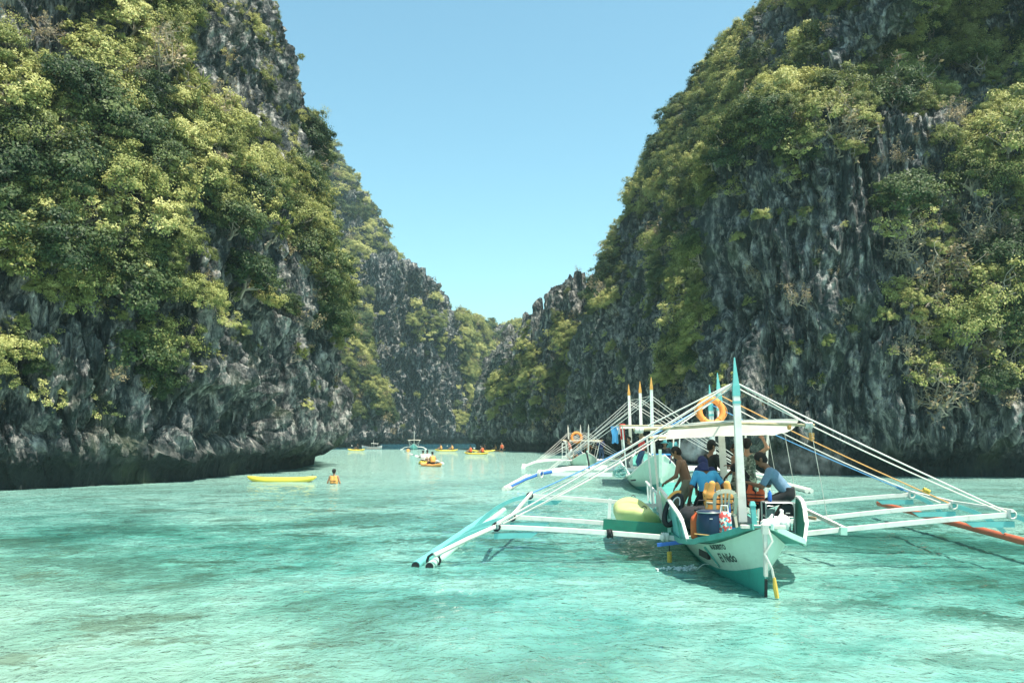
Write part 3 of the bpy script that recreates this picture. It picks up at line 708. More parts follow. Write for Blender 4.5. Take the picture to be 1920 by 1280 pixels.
plain('deck_teal', (.07, .30, .25), .6, .2, 5., .1, dirt=(.10, .12, .09), dirt_amt=.5)
plain('turquoise_paint', (.15, .49, .47), .45, .08, 5., .05, dirt=(.15, .30, .28), dirt_amt=.4)
plain('dark_green_paint', (.02, .20, .13), .5, .15, 5., .05, dirt=(.04, .08, .05), dirt_amt=.5)
plain('blue_paint', (.03, .14, .48), .45, .1, 5., .05, dirt=(.03, .06, .15), dirt_amt=.4)
plain('light_blue_paint', (.08, .33, .62), .5, .1, 5., .05)
plain('red_float_paint', (.45, .11, .05), .6, .15, 6., .1, dirt=(.25, .08, .05), dirt_amt=.5)
plain('orange_tip', (.65, .33, .08), .5, .1, 5.)
plain('bamboo', (.45, .36, .22), .6, .25, 8., .1)
plain('raw_wood', (.36, .24, .14), .8, .25, 9., .2)
plain('black_rubber', (.012, .013, .015), .5, .2, 9.)
plain('black_cloth', (.018, .020, .024), .9, .3, 14., .2)
plain('rope_white', (.68, .66, .60), .9, .15, 30.)
plain('rope_orange', (.60, .33, .12), .9, .2, 30.)
plain('rope_blue', (.10, .28, .50), .9, .2, 30.)
plain('rope_yellow', (.62, .42, .08), .9, .2, 30.)
plain('rope_green', (.16, .38, .34), .9, .2, 30.)
plain('canvas', (.90, .885, .84), .9, .03, 3., .15, trans=.6, dirt=(.6, .56, .46), dirt_amt=.25)
plain('lifebuoy_orange', (.78, .28, .06), .6, .08, 5.)
plain('jacket_orange', (.80, .37, .10), .85, .1, 9., .2)
plain('vest_red_orange', (.72, .12, .04), .85, .1, 9., .2)
plain('red_cloth', (.62, .06, .05), .9, .12, 9., .2)
plain('plastic_beige', (.52, .49, .38), .45, .05, 4.)
plain('drum_blue', (.008, .024, .06), .35, .15, 5.)
plain('plastic_white', (.80, .78, .74), .4, .04, 5., trans=.2)
plain('steel', (.45, .45, .44), .35, .1, 5., metal=.8)
plain('kayak_lime', (.60, .66, .26), .4, .06, 3., .0, trans=.1, dirt=(.30, .42, .10), dirt_amt=.3)
plain('kayak_green', (.13, .36, .08), .4, .1, 3.)
plain('kayak_yellow', (.70, .52, .06), .4, .06, 3.)
plain('kayak_orange', (.75, .34, .10), .4, .06, 3.)
def plane_local(M, px, py, s):
    """pixel ray met with the boat's cross plane at distance s behind its stem -> boat coordinates"""
    Mi = M.inverted(); a = Mi @ Vector((0, 0, CAM_H)); b = Mi @ at(px, py, 10); d = b-a
    return a+d*((s-a.y)/d.y)
def boat_frame(name, stem, yaw, label, cat='boat', group=None):
    e = empty(name, stem, yaw); tag(e, label, cat, group)
    return e, Matrix.Translation(stem) @ Matrix.Rotation(yaw, 4, 'Z')
def hull(e, stations, mats, name='hull'):
    """stations: (s, keel z, paint half-width, paint z, mid half-width, mid z, sheer half-width, sheer z)"""
    n = len(stations); T = np.linspace(0, n-1, 60); St = np.array(stations, float)
    from_k = np.minimum(T.astype(int), n-2); f = (T-from_k)
    def cr(a, b, c, d, t): return .5*((2*b)+(c-a)*t+(2*a-5*b+4*c-d)*t*t+(3*b-a-3*c+d)*t**3)
    rows = []
    for k, t in zip(from_k, f): rows.append(cr(St[max(k-1, 0)], St[k], St[k+1], St[min(k+2, n-1)], t))
    m = MB()
    prof = lambda r: [(0, r[1]), (max(r[2]*.62, .0), r[1]+(r[3]-r[1])*.30), (max(r[2], .005), r[3]), ((max(r[2], .005)+max(r[4], .008))/2*1.0, (r[3]+r[5])/2), (max(r[4], .008), r[5]), (max(r[6], .01), r[7])]
    P = [[(sg*x, r[0], z) for x, z in prof(r)] for r in rows for sg in (1,)]
    for sg in (-1, 1):
        V = [(sg*x, r[0], z) for r in rows for x, z in prof(r)]; nc = 6
        for i in range(len(rows)-1):
            for j in range(nc-1):
                q = [V[i*nc+j], V[i*nc+j+1], V[(i+1)*nc+j+1], V[(i+1)*nc+j]]
                m.add(q, [(0, 1, 2, 3)], 1 if j < 2 else 0)
    # transoms
    for i in (0, len(rows)-1):
        r = rows[i]; p = prof(r); V = [(x, r[0], z) for x, z in p]+[(-x, r[0], z) for x, z in p[::-1]]
        m.add(V, [tuple(range(len(V)))], 0)
    o = m.build(name, mats, e)
    bm = bmesh.new(); bm.from_mesh(o.data); bmesh.ops.remove_doubles(bm, verts=bm.verts, dist=.0008); bmesh.ops.recalc_face_normals(bm, faces=bm.faces); bm.to_mesh(o.data); bm.free()
    o.data.polygons.foreach_set('use_smooth', [True]*len(o.data.polygons)); o.data.set_sharp_from_angle(angle=R(40))
    return o, rows, prof
def mast(e, base, top, w, body, tip, tip_len, bands=True):
    base, top = Vector(base), Vector(top); d = (top-base).normalized(); neck = top-d*tip_len
    m = MB(); m.bar(base, neck, w, w, up=(0, 1, 0), w1=w*.8, h1=w*.8); o = m.build('mast', body, e, bevel=.006)
    t = MB(); t.bar(neck-d*.02, neck+d*tip_len*.25, w*.86, w*.86, up=(0, 1, 0), w1=w*.84, h1=w*.84); t.bar(neck+d*(tip_len*.25), top, w*.74, w*.74, up=(0, 1, 0), w1=w*.12, h1=w*.12)
    if bands: t.bar(neck-d*.16, neck-d*.11, w*.90, w*.90, up=(0, 1, 0))
    t.build('mast_tip', tip, o)
    return o
def rope(e, pts, r, mat, name='stay_rope', sides=5): return MB().tube(pts, r, sides).build(name, mat, e, smooth=True)
def lashing(e, c, mat, r=.06, axis=(1, 0, 0), n=5, name='lashing'):
    m = MB(); ax = Vector(axis).normalized(); q = ax.to_track_quat('Z', 'Y')
    for k in range(n): m.torus(Vector(c)+ax*((k-(n-1)/2)*.026), r*(1+.08*math.sin(k*2.3)), .016, 10, 5, q @ EUL(6*math.sin(k*1.7), 5*math.cos(k*2.1), 0))
    return m.build(name, mat, e, smooth=True)
# ------------------------------------------------------------------ the near outrigger boat
B1, MW1 = boat_frame('outrigger_boat', Vector((3.63, 12.6, 0)), -math.atan(.106), 'large mint and white outrigger boat in front with people under its white canopy', group='outrigger tour boats')
b1 = lambda px, py, s: plane_local(MW1, px, py, s)
# hull: s, keel z, paint half, paint z, mid half, mid z, sheer half, sheer z
st1 = [(-.10, .10, .0, .40, .0, .62, .03, .96), (.05, -.22, .02, .40, .06, .62, .10, .92), (.5, -.36, .13, .30, .24, .50, .32, .76), (1.2, -.42, .30, .17, .44, .38, .56, .58), (2.2, -.46, .46, .09, .60, .30, .72, .48),
       (4, -.48, .58, .06, .72, .26, .84, .44), (8, -.48, .62, .06, .76, .26, .88, .44), (11.5, -.46, .52, .08, .66, .28, .78, .46), (13.5, -.34, .28, .18, .38, .42, .48, .66), (14.8, -.05, .02, .40, .05, .70, .08, 1.0)]
hl, rows1, prof1 = hull(B1, st1, [MATS['pale_mint'], MATS['hull_teal']])
# wing deck with planks running across
def deck_half(s): return float(np.interp(s, [-.05, .12, .5, 1.0, 1.6, 2.4, 4, 11, 13, 14.6], [.10, .20, .52, .80, .94, 1.0, 1.04, 1.04, .7, .12]))
def deck_z(s): return float(np.interp(s, [-.1, .12, .5, 1.2, 2.2, 4, 11.5, 13.5, 14.8], [.98, .93, .77, .59, .49, .45, .47, .67, 1.0]))
pl = [(-.02+.12*k) for k in range(11)]
for k in range(len(pl)-1):
    a, b = pl[k]+.004, pl[k+1]-.004
    MB().sheet([[(-deck_half(s), s, deck_z(s)+.03), (deck_half(s), s, deck_z(s)+.03)] for s in (a, b)], .028).build('deck_plank', MATS['deck_teal'], B1)
MB().sheet([[(-deck_half(s), s, deck_z(s)+.03), (0, s, deck_z(s)+.03), (deck_half(s), s, deck_z(s)+.03)] for s in np.arange(1.3, 14.5, .4)], .03).build('deck', MATS['deck_teal'], B1)
for sg in (-1, 1):
    ss = np.concatenate([np.arange(-.02, 2.4, .1), np.arange(2.4, 14.4, .5)]); m = MB()
    for a, b in zip(ss[:-1], ss[1:]):
        m.bar((sg*(deck_half(a)+.012), a, deck_z(a)+.015), (sg*(deck_half(b)+.012), b, deck_z(b)+.015), .035, .085)
    m.build('gunwale', MATS['deck_teal' if sg < 0 else 'mint_paint'], B1)  # left side in dark teal paints the shade under the deck edge
m = MB(); m.bar((0, -.16, .30), (0, -.20, .92), .055, .08, up=(0, 1, 0)); m.bar((0, -.20, .90), (0, -.22, 1.04), .10, .10, up=(0, 1, 0), w1=.09, h1=.09); m.build('stem_post', MATS['weathered_white'], B1, bevel=.008)
m = MB(); m.bar((-.30, .06, .97), (.34, .06, .97), .10, .05); m.build('bow_beam', MATS['weathered_white'], B1, bevel=.006)
m = MB(); m.bar((0.0, -.17, .26), (0, -.06, -.30), .035, .05); m.build('rudder_iron', MATS['black_rubber'], B1)
# name lettering, laid on the curved left bow
def hull_side(s, z, sg=-1, off=.006):
    S_ = [r[0] for r in rows1]; w = np.array([[np.interp(z, [q[1] for q in prof1(r)], [q[0] for q in prof1(r)])] for r in rows1])[:, 0]
    return Vector((sg*(np.interp(s, S_, w)+off), s, z))
def lettering(text, s0, z0, size, shear, mat, squash=1., name='lettering', slope=0.):
    cu = bpy.data.curves.new('t', 'FONT'); cu.body = text; cu.size = size; cu.shear = shear; cu.offset = .004; cu.resolution_u = 3
    t = bpy.data.objects.new('t', cu); COL.objects.link(t); bpy.context.view_layer.update()
    me = bpy.data.meshes.new_from_object(t); bpy.data.objects.remove(t)
    bm = bmesh.new(); bm.from_mesh(me); bmesh.ops.triangulate(bm, faces=bm.faces); bmesh.ops.subdivide_edges(bm, edges=[e for e in bm.edges if e.calc_length() > .05], cuts=2)
    for v in bm.verts:
        x, y = v.co.x*squash, v.co.y; v.co = hull_side(s0-x, z0+y+x*slope)
    bm.to_mesh(me); bm.free(); me.name = name; me.materials.clear(); me.materials.append(mat)
    o = bpy.data.objects.new(name, me); COL.objects.link(o); o.parent = B1
    return o
plain('lettering_black', (.02, .05, .045), .6, .1)
lettering('M-BORRITO', 1.40, .465, .105, 0, MATS['lettering_black'], 1.0, slope=.14)
lettering('El Nido', 1.30, .285, .19, .12, MATS['lettering_black'], 1.05, slope=.15)
# exhaust port and fin on the left bow
m = MB(); m.bar(hull_side(2.35, .30, -1, .02), hull_side(1.75, .31, -1, .03), .05, .11); m.build('exhaust_port', MATS['black_rubber'], B1)
m = MB(); a = hull_side(1.72, .46, -1, .0); m.bar(a, hull_side(1.58, .16, -1, .02), .05, .13, up=(0, 1, 0), w1=.02, h1=.03); m.build('bow_fin', MATS['deck_teal'], B1)
m = MB(); p0 = hull_side(2.25, .10, -1, .01); m.tube([p0+Vector((-.02-.30*t, -.05*t, .14*t-.36*t*t)) for t in np.linspace(0, 1.02, 9)], [.006+.006*t for t in np.linspace(0, 1, 9)], 6)
plain('water_jet', (.75, .82, .80), .1, .05); m.build('bilge_jet', MATS['water_jet'], B1, smooth=True)
rg = np.random.default_rng(5); m = MB(); pc = p0+Vector((-.34, -.05, -.10))
for k in range(170):
    dx = -abs(rg.normal(0, .26)); c = pc+Vector((dx+.08, rg.normal(0, .09), abs(rg.normal(0, .030))*math.exp(dx*1.2)+.02)); m.ball(c, (rg.uniform(.01, .03), rg.uniform(.01, .03), rg.uniform(.005, .016)), 6, 4)
o = m.build('splash', MATS['water_jet'], None, smooth=True); o.matrix_world = MW1; tag(o, 'white splash where the bilge water hits the lagoon beside the bow', 'splash', kind='stuff')
# bulwarks: tall side boards behind the bow with white capping
for sg in (-1, 1):
    ss = [1.55, 1.7, 2.0, 2.6, 3.4, 4.6, 5.4] if sg < 0 else [1.40, 1.62, 1.84, 2.06, 2.28, 2.5, 2.7]; tz = [.60, .86, .95, 1.03, 1.10, 1.16, 1.18] if sg < 0 else [.60, .86, 1.04, 1.14, 1.18, 1.20, 1.20]
    bt = [Vector((sg*(deck_half(s)-.01), s, deck_z(s)+.035)) for s in ss]; tp = [Vector((sg*(deck_half(s)+.02+.10*(z-.6)), s, z)) for s, z in zip(ss, tz)]
    nb = len(ss)-1; m = MB(); inn = Vector((-sg*.022, 0, 0))
    for k in range(nb):
        A, B_, C, D_ = bt[k], bt[k+1], tp[k+1], tp[k]; V = [A, B_, C, D_, A+inn, B_+inn, C+inn, D_+inn]
        m.add(V, [(0, 1, 2, 3), (7, 6, 5, 4), (0, 4, 5, 1), (3, 2, 6, 7), (0, 3, 7, 4), (1, 5, 6, 2)])
    bw = m.build('bulwark', MATS['turquoise_paint' if sg < 0 else 'dark_green_paint'], B1)
    m = MB(); m.bar(bt[0]+Vector((0, -.04, -.03)), tp[1]+Vector((0, -.03, .02)), .07, .05, up=(1, 0, 0))
    for k in range(1, nb): m.bar(tp[k]+Vector((0, -.01, .02)), tp[k+1]+Vector((0, .01, .02)), .065, .045)
    m.build('capping', MATS['white_paint'], bw, bevel=.006)
    for k in (2, 4): MB().bar(bt[k]+Vector((sg*.03, 0, 0)), tp[k]+Vector((sg*.03, 0, -.03)), .05, .03, up=(1, 0, 0)).build('rib', MATS['deck_teal'], bw)
# rear rails of the passenger area
for sg in (-1, 1):
    m = MB(); m.tube([(sg*1.05, s, .95) for s in (5.6, 8, 11, 12.5)], .03, 6)
    for s in (6.2, 7.6, 9, 10.4, 11.8): m.bar((sg*1.03, s, .45), (sg*1.05, s, .95), .045)
    m.build('side_rail', MATS['white_paint'], B1)
# masts
for (bx, by), (tx, ty), s in (((1392, 978), (1377, 670), 2.9), ((1359, 915), (1345, 699), 6.6), ((1339, 880), (1330, 721), 10.6)):
    bs = b1(bx, by, s); tp_ = b1(tx, ty, s); bs = lerp(tp_, bs, (tp_.z-.47)/(tp_.z-bs.z)) if s > 3 else bs
    mast(B1, bs, tp_, .15, MATS['white_paint'], MATS['turquoise_paint'], .68)
# mast step: blue box at the foot of the first mast with a turquoise post
f = b1(1392, 978, 2.75); m = MB()
m.bar(f+Vector((-.20, -.12, -.22)), f+Vector((.24, -.12, -.22)), .03, .26); m.bar(f+Vector((-.22, -.10, -.34)), f+Vector((-.24, -.02, .35)), .07, .05, up=(0, 1, 0)); m.build('mast_step', MATS['blue_paint'], B1, bevel=.006)
m = MB(); q0, q1 = b1(1416, 1000, 2.4), b1(1411, 946, 2.4); m.bar(q0, q1, .085, .085, up=(0, 1, 0)); m.bar(q1-Vector((0, 0, .02)), q1+Vector((0, 0, .06)), .11, .11, up=(0, 1, 0), w1=.07, h1=.07); m.build('mooring_post', MATS['turquoise_paint'], B1, bevel=.006)
# outrigger arms: left end, hull left, hull right, right end
ARM = [(2.85, (933, 987), (1272, 1009), (1508, 1000), (1893, 964)), (4.7, (962, 969), (1240, 990), (1500, 976), (1784, 947)), (7.5, (995, 929), (1220, 947), (1487, 946), (1706, 927))]
Lend, Rend = [], []
for s, a, b, c, d in ARM:
    p = [b1(*a, s), b1(*b, s), b1(*c, s), b1(*d, s)]; Lend.append(p[0]); Rend.append(p[3])
    m = MB(); q = [lerp(p[0], p[1], t)+Vector((0, 0, .02*math.sin(t*3.1))) for t in np.linspace(0, 1, 6)]+[lerp(p[2], p[3], t)+Vector((0, 0, .015*math.sin(t*3.1))) for t in np.linspace(0, 1, 6)]
    for u, v in zip(q[:-1], q[1:]): m.bar(u-(v-u).normalized()*.004, v+(v-u).normalized()*.004, .075, .078)
    m.build('outrigger_arm', MATS['white_paint'], B1)
    for end, inner, sg in ((p[0], p[1], -1), (p[3], p[2], 1)):
        dr = (inner-end).normalized(); m = MB(); e0 = end-Vector((0, 0, .10))
        m.add([e0+dr*-.06+Vector((0, y, -.02)) for y in (-.03, .03)]+[e0+dr*.75+Vector((0, y, .05)) for y in (-.03, .03)]+[e0+dr*.62+Vector((0, y, -.055)) for y in (-.03, .03)]+[e0+dr*-.06+Vector((0, y, -.12)) for y in (-.03, .03)],
              [(0, 2, 4, 6), (1, 7, 5, 3), (0, 1, 3, 2), (2, 3, 5, 4), (4, 5, 7, 6), (6, 7, 1, 0)]); m.build('arm_bracket', MATS['turquoise_paint'], B1)
        fx = sg*5.28; fz = .14 if sg < 0 else .46
        c0, c1, c2 = end, Vector((end.x+(fx-end.x)*.62, end.y-.12, end.z-.10)), Vector((fx, end.y-.22, fz))
        m = MB(); prev = None
        for t in np.linspace(0, 1, 9):
            pt = c0*(1-t)**2+c1*2*t*(1-t)+c2*t*t
            if prev is not None: m.bar(prev, pt, .05, .085)
            prev = pt
        m.build('float_strut', MATS['turquoise_paint'], B1)
        lashing(B1, end+Vector((sg*.02, 0, 0)), MATS['rope_white' if sg > 0 else 'black_cloth'], .07, (0, 1, 0))
m = MB()
for a, b in zip(Lend[:-1], Lend[1:]): m.bar(a+Vector((.02, -.12, .07)), b+Vector((.02, .05, .07)), .05)
m.build('side_spar', MATS['white_paint'], B1)
m = MB()
for a, b in zip(Rend[:-1], Rend[1:]): m.bar(a+Vector((0, -.12, .07)), b+Vector((0, .05, .07)), .05)
m.build('side_spar', MATS['white_paint'], B1)
# floats: paired bamboo poles
for sg, z, s0 in ((-1, .03, 2.0), (1, .36, .9)):
    for k, dx in enumerate((0, -.26) if sg < 0 else (0,)):
        n = 22; pts = [(sg*5.3+dx, s0+.06*k+t*11.2, z+(.006*math.sin(t*40) if sg < 0 else .05*t)) for t in np.linspace(0, 1, n)]
        if sg > 0: pts = [(p[0]+.02, p[1], p[2]) for p in pts]
        m = MB(); m.tube(pts, [(.075 if i % 3 else .081)*(1 if sg < 0 else .9) for i in range(n)], 10); fl = m.build('float_pole', MATS[('mint_paint', 'turquoise_paint')[k] if sg < 0 else 'red_float_paint'], B1, smooth=True)
        m = MB(); m.lathe([(.07, 0), (.072, .012)], (pts[0][0], s0+.06*k-.012, pts[0][2]), 10, rot=EUL(90, 0, 0)); m.build('bore_shade_disc', MATS['black_rubber'], fl)  # black disc paints the shade inside the open end of the pole
    if sg < 0:
        tip = Vector((-5.22, 2.02, .22)); rope(B1, [tip, lerp(tip, Lend[0], .5)+Vector((0, 0, .02)), Lend[0]+Vector((-.05, -.1, .0)), Lend[1]+Vector((-.3, 0, -.12))], .042, MATS['weathered_white'], 'guard_pole', 8)
        lashing(B1, (-5.3, 2.35, .08), MATS['black_rubber'], .12, (0, 1, 0), 3)
    else:
        lashing(B1, (5.25, 1.7, .40), MATS['rope_white'], .13, (0, 1, 0), 6)
        rope(B1, [(5.3, 1.7, .3), (5.45, 1.6, -.1)], .01, MATS['rope_white'], 'mooring_line'); rope(B1, [(5.25, 1.72, .3), (5.3, 1.6, -.1)], .01, MATS['rope_white'], 'mooring_line')
# canopy
def can_z(x, s): return 2.50+.05*x-.03*x*x+float(np.interp(s, [2.9, 3.3, 4.2, 5.8, 8.6], [.07, -.02, -.20, -.21, -.14]))
cr_ = []
for s in np.linspace(2.93, 8.6, 26):
    row = []
    for x in np.linspace(-1.08, 1.22, 25):
        wv = .022*math.sin((s-2.95)*3.4)*math.cos(x*2.5)+.012*math.sin(x*9+s*2)
        row.append((x+.02*math.sin(s*2), s+.05*math.sin(x*4), can_z(x, s)+wv*min(1, (s-2.9)*2)))
    cr_.append(row)
MB().sheet(cr_, .006).build('canopy', MATS['canvas'], B1, smooth=True)
m = MB(); m.tube([b1(1188, 806, 2.95), b1(1300, 800, 2.95), b1(1385, 793, 2.95), b1(1527, 797, 2.95)], .028, 8); m.build('canopy_bar', MATS['bamboo'], B1, smooth=True)
m = MB(); m.tube([(-1.3, 8.6, can_z(-1.3, 8)), (1.35, 8.6, can_z(1.3, 8))], .026, 8); m.build('canopy_bar', MATS['bamboo'], B1, smooth=True)
m = MB(); m.tube([(-1.28, 5.8, can_z(-1.3, 8)), (1.35, 5.8, can_z(1.3, 8))], .026, 8); m.build('canopy_bar', MATS['bamboo'], B1, smooth=True)
cb = b1(1188, 806, 2.95); ce = b1(1527, 797, 2.95)
lashing(B1, cb+Vector((.10, 0, 0)), MATS['rope_white'], .05, (1, 0, 0), 6); lashing(B1, ce+Vector((-.1, 0, 0)), MATS['rope_white'], .045, (1, 0, 0), 5); lashing(B1, b1(1540-60, 800, 2.95), MATS['rope_orange'], .04, (1, 0, 0), 2)
for sg in (-1, 1):
    for s in (5.8, 8.6): MB().bar((sg*1.08, s, .5), (sg*1.2, s, can_z(sg*1.2, s)), .045).build('canopy_post', MATS['white_paint'], B1)
# stays
m1 = b1(1378, 716, 2.9); m2 = b1(1345, 738, 6.6); m3 = b1(1330, 757, 10.6)
rope(B1, sag(m1, Lend[0]+Vector((0, 0, .05)), .04), .017, MATS['rope_white']); rope(B1, sag(m1+Vector((0, .05, -.06)), Lend[0]+Vector((.1, .05, .05)), .10), .014, MATS['rope_white'])
rope(B1, sag(m2, Lend[1]+Vector((0, 0, .05)), .05), .017, MATS['rope_white']); rope(B1, sag(m2+Vector((0, 0, -.1)), Lend[1]+Vector((.15, .05, .05)), .14), .014, MATS['rope_white'])
rope(B1, sag(m3, Lend[2]+Vector((0, 0, .05)), .08), .017, MATS['rope_blue']); rope(B1, sag(m2+Vector((0, 0, .02)), Lend[2]+Vector((.25, 0, .05)), .10), .012, MATS['rope_white'])
rope(B1, sag(m1, Rend[0]+Vector((-.05, 0, .05)), .03), .015, MATS['rope_white']); rope(B1, sag(m1+Vector((0, .05, -.08)), Rend[0]+Vector((-.12, .05, .05)), .07), .013, MATS['rope_white'])
rope(B1, sag(m2, Rend[1]+Vector((-.05, 0, .05)), .05), .014, MATS['rope_orange']); rope(B1, sag(m2+Vector((0, 0, -.1)), Rend[1]+Vector((-.2, 0, .05)), .11), .012, MATS['rope_white'])
rope(B1, sag(m3, Rend[2]+Vector((0, 0, .05)), .05), .014, MATS['rope_blue']); rope(B1, sag(m1, b1(1520, 797, 2.95), .0), .013, MATS['rope_white']); rope(B1, sag(m1, m2, .03), .014, MATS['rope_white']); rope(B1, sag(m2, m3, .03), .014, MATS['rope_white'])
rope(B1, [m1, b1(1215, 798, 2.95)], .014, MATS['rope_white'])
for px_, py_, s_ in ((1520, 800, 2.9), (1470, 806, 4.2), (1440, 812, 6.)):
    a = b1(px_, py_, s_); rope(B1, [a, a+Vector((.25, .1, -1.6))], .006, MATS['weathered_white'], 'drop_line')
lashing(B1, b1(1522, 818, 2.95), MATS['rope_orange'], .035, (0, 0, 1), 5); lashing(B1, Rend[1]+Vector((-.45, 0, .28)), MATS['rope_yellow'], .03, (1, 0, -.5), 5, 'yellow_knot'); lashing(B1, Rend[2]+Vector((-.2, 0, .15)), MATS['rope_blue'], .035, (1, 0, -.5), 6, 'blue_knot')
# right-hand braces and small spars
m = MB(); m.bar(b1(1494, 948, 4.5), b1(1588, 993, 2.85), .06, .07); m.build('brace', MATS['weathered_white'], B1)
m = MB(); m.bar(b1(1500, 967, 3.6), b1(1530, 972, 3.4), .05, .05); m.build('brace_stub', MATS['raw_wood'], B1)
m = MB(); m.bar(b1(1581, 988, 2.78), b1(1581, 1002, 2.78), .11, .11, up=(0, 1, 0)); m.build('brace_collar', MATS['mint_paint'], B1)
m = MB(); m.bar(b1(1232, 1021, 2.5), b1(1292, 1014, 2.5), .05, .06); m.build('side_step', MATS['blue_paint'], B1)
# board and stanchions lashed on the left arms
m = MB(); m.bar(b1(1131, 982, 3.4), b1(1258, 992, 3.4), .03, .20, up=(0, 0, 1)); m.build('lashed_board', MATS['dark_green_paint'], B1, bevel=.004)
m = MB(); m.bar(b1(1141, 985, 3.45), b1(1144, 935, 3.45), .06, .05, up=(0, 1, 0)); m.build('stanchion', MATS['white_paint'], B1)
m = MB(); m.bar(b1(1255, 997, 3.3), b1(1254, 972, 3.3), .06, .04, up=(0, 1, 0)); m.build('stanchion', MATS['mint_paint'], B1)
lashing(B1, b1(1143, 1000, 2.85), MATS['black_rubber'], .07, (1, 0, 0), 4); lashing(B1, b1(1247, 1006, 2.85), MATS['rope_white'], .065, (1, 0, 0), 5)
for p_, mt in (((1255, 1022, 2.6), 'rope_yellow'),):
    a = b1(*p_); rope(B1, [a, a+Vector((.0, 0, -.10))], .008, MATS['black_cloth'], 'tether'); lashing(B1, a+Vector((0, 0, -.2)), MATS[mt], .03, (0, 0, 1), 7, 'rope_knot')
# bow line
a = Vector((.06, -.24, .66)); rope(B1, [(.03, -.22, 1.0), (.09, -.25, .8), (-.02, -.25, .62), (.07, -.25, .42), (.10, -.24, .26)], .018, MATS['weathered_white'], 'bow_line'); m = MB(); m.tube([(.10, -.25, .30), (.11, -.26, .16), (.13, -.26, .02)], [.02, .035, .03], 7); m.build('yellow_fender', MATS['rope_yellow'], B1, smooth=True)
rope(B1, [b1(1302, 1000, 1.7), b1(1340, 1004, 1.6), b1(1362, 1000, 1.9)], .01, MATS['rope_orange'], 'deck_line')
# ------------------------------------------------------------------ people: smooth distance-field bodies
def surface_nets(d, org, h):
    """d: distance grid -> verts, quads"""
    neg = d < 0; nx, ny, nz = d.shape
    cnt = np.zeros((nx-1, ny-1, nz-1), int)
    for a in (0, 1):
        for b in (0, 1):
            for c in (0, 1): cnt += neg[a:nx-1+a, b:ny-1+b, c:nz-1+c]
    act = (cnt > 0) & (cnt < 8); ids = np.full(act.shape, -1); I = np.argwhere(act); ids[act] = np.arange(len(I))
    acc = np.zeros((len(I), 3)); w = np.zeros(len(I)); corners = [(a, b, c) for a in (0, 1) for b in (0, 1) for c in (0, 1)]
    for p in corners:
        for ax in range(3):
            if p[ax] == 0:
                q = list(p); q[ax] = 1
                va = d[I[:, 0]+p[0], I[:, 1]+p[1], I[:, 2]+p[2]]; vb = d[I[:, 0]+q[0], I[:, 1]+q[1], I[:, 2]+q[2]]
                k = (va < 0) != (vb < 0); t = np.where(k, va/(va-vb+1e-12), 0)
                pt = np.array(p, float)+np.zeros((len(I), 3)); pt[:, ax] += t
                acc[k] += pt[k]; w[k] += 1
    V = (I+acc/w[:, None])*h+org; F = []
    for ax in range(3):
        a, b = [(1, 2), (2, 0), (0, 1)][ax]
        s0 = [slice(None)]*3; s1 = [slice(None)]*3; s0[ax] = slice(0, -1); s1[ax] = slice(1, None)
        n0, n1 = neg[tuple(s0)], neg[tuple(s1)]; E = np.argwhere(n0 != n1)
        ok = (E[:, a] > 0) & (E[:, b] > 0) & (E[:, a] < d.shape[a]-1) & (E[:, b] < d.shape[b]-1); E = E[ok]
        def cid(da, db): q = E.copy(); q[:, a] -= da; q[:, b] -= db; return ids[q[:, 0], q[:, 1], q[:, 2]]
        q = np.stack([cid(1, 1), cid(0, 1), cid(0, 0), cid(1, 0)], 1); fl = n0[E[:, 0], E[:, 1], E[:, 2]] if len(E) else np.zeros(0, bool)
        q[~fl] = q[~fl][:, ::-1]; F.append(q)
    F = np.concatenate(F); F = F[(F >= 0).all(1)]
    return V, F
def sdf_mesh(caps, h, k=.025, cuts=(), grow=0.):
    """caps: (a, b, ra, rb[, clip_end]) tapered capsules, smooth union; cuts: (point, normal) keep the side the normal points away from"""
    A = np.array([c[0] for c in caps], float); B = np.array([c[1] for c in caps], float); ra = np.array([c[2] for c in caps])+grow; rb = np.array([c[3] for c in caps])+grow
    lo = np.minimum(A, B).min(0)-max(ra.max(), rb.max())-3*h; hi = np.maximum(A, B).max(0)+max(ra.max(), rb.max())+3*h
    n = np.ceil((hi-lo)/h).astype(int)+1; d = np.full(n, 1.)
    ax = [lo[i]+np.arange(n[i])*h for i in range(3)]
    for i in range(len(caps)):
        r = max(ra[i], rb[i])+k*2+2*h; l = np.maximum(((np.minimum(A[i], B[i])-r-lo)/h).astype(int), 0); u = np.minimum(((np.maximum(A[i], B[i])+r-lo)/h).astype(int)+2, n)
        X, Y, Z = np.meshgrid(ax[0][l[0]:u[0]], ax[1][l[1]:u[1]], ax[2][l[2]:u[2]], indexing='ij')
        P = np.stack([X, Y, Z], -1)-A[i]; ab = B[i]-A[i]; L2 = (ab*ab).sum()+1e-9; t = np.clip((P@ab)/L2, 0, 1)
        dd = np.linalg.norm(P-t[..., None]*ab, axis=-1)-(ra[i]+(rb[i]-ra[i])*t)
        if len(caps[i]) > 4 and caps[i][4]: dd = np.maximum(dd, (P@ab)/math.sqrt(L2)-math.sqrt(L2))
        sl = (slice(l[0], u[0]), slice(l[1], u[1]), slice(l[2], u[2])); old = d[sl]
        hh = np.clip(.5+.5*(dd-old)/k, 0, 1); d[sl] = dd*(1-hh)+old*hh-k*hh*(1-hh)
    if cuts:
        X, Y, Z = np.meshgrid(*ax, indexing='ij')
        for p, nv in cuts:
            nv = np.asarray(nv, float)/np.linalg.norm(nv); d = np.maximum(d, (X-p[0])*nv[0]+(Y-p[1])*nv[1]+(Z-p[2])*nv[2])
    return surface_nets(d, lo, h)
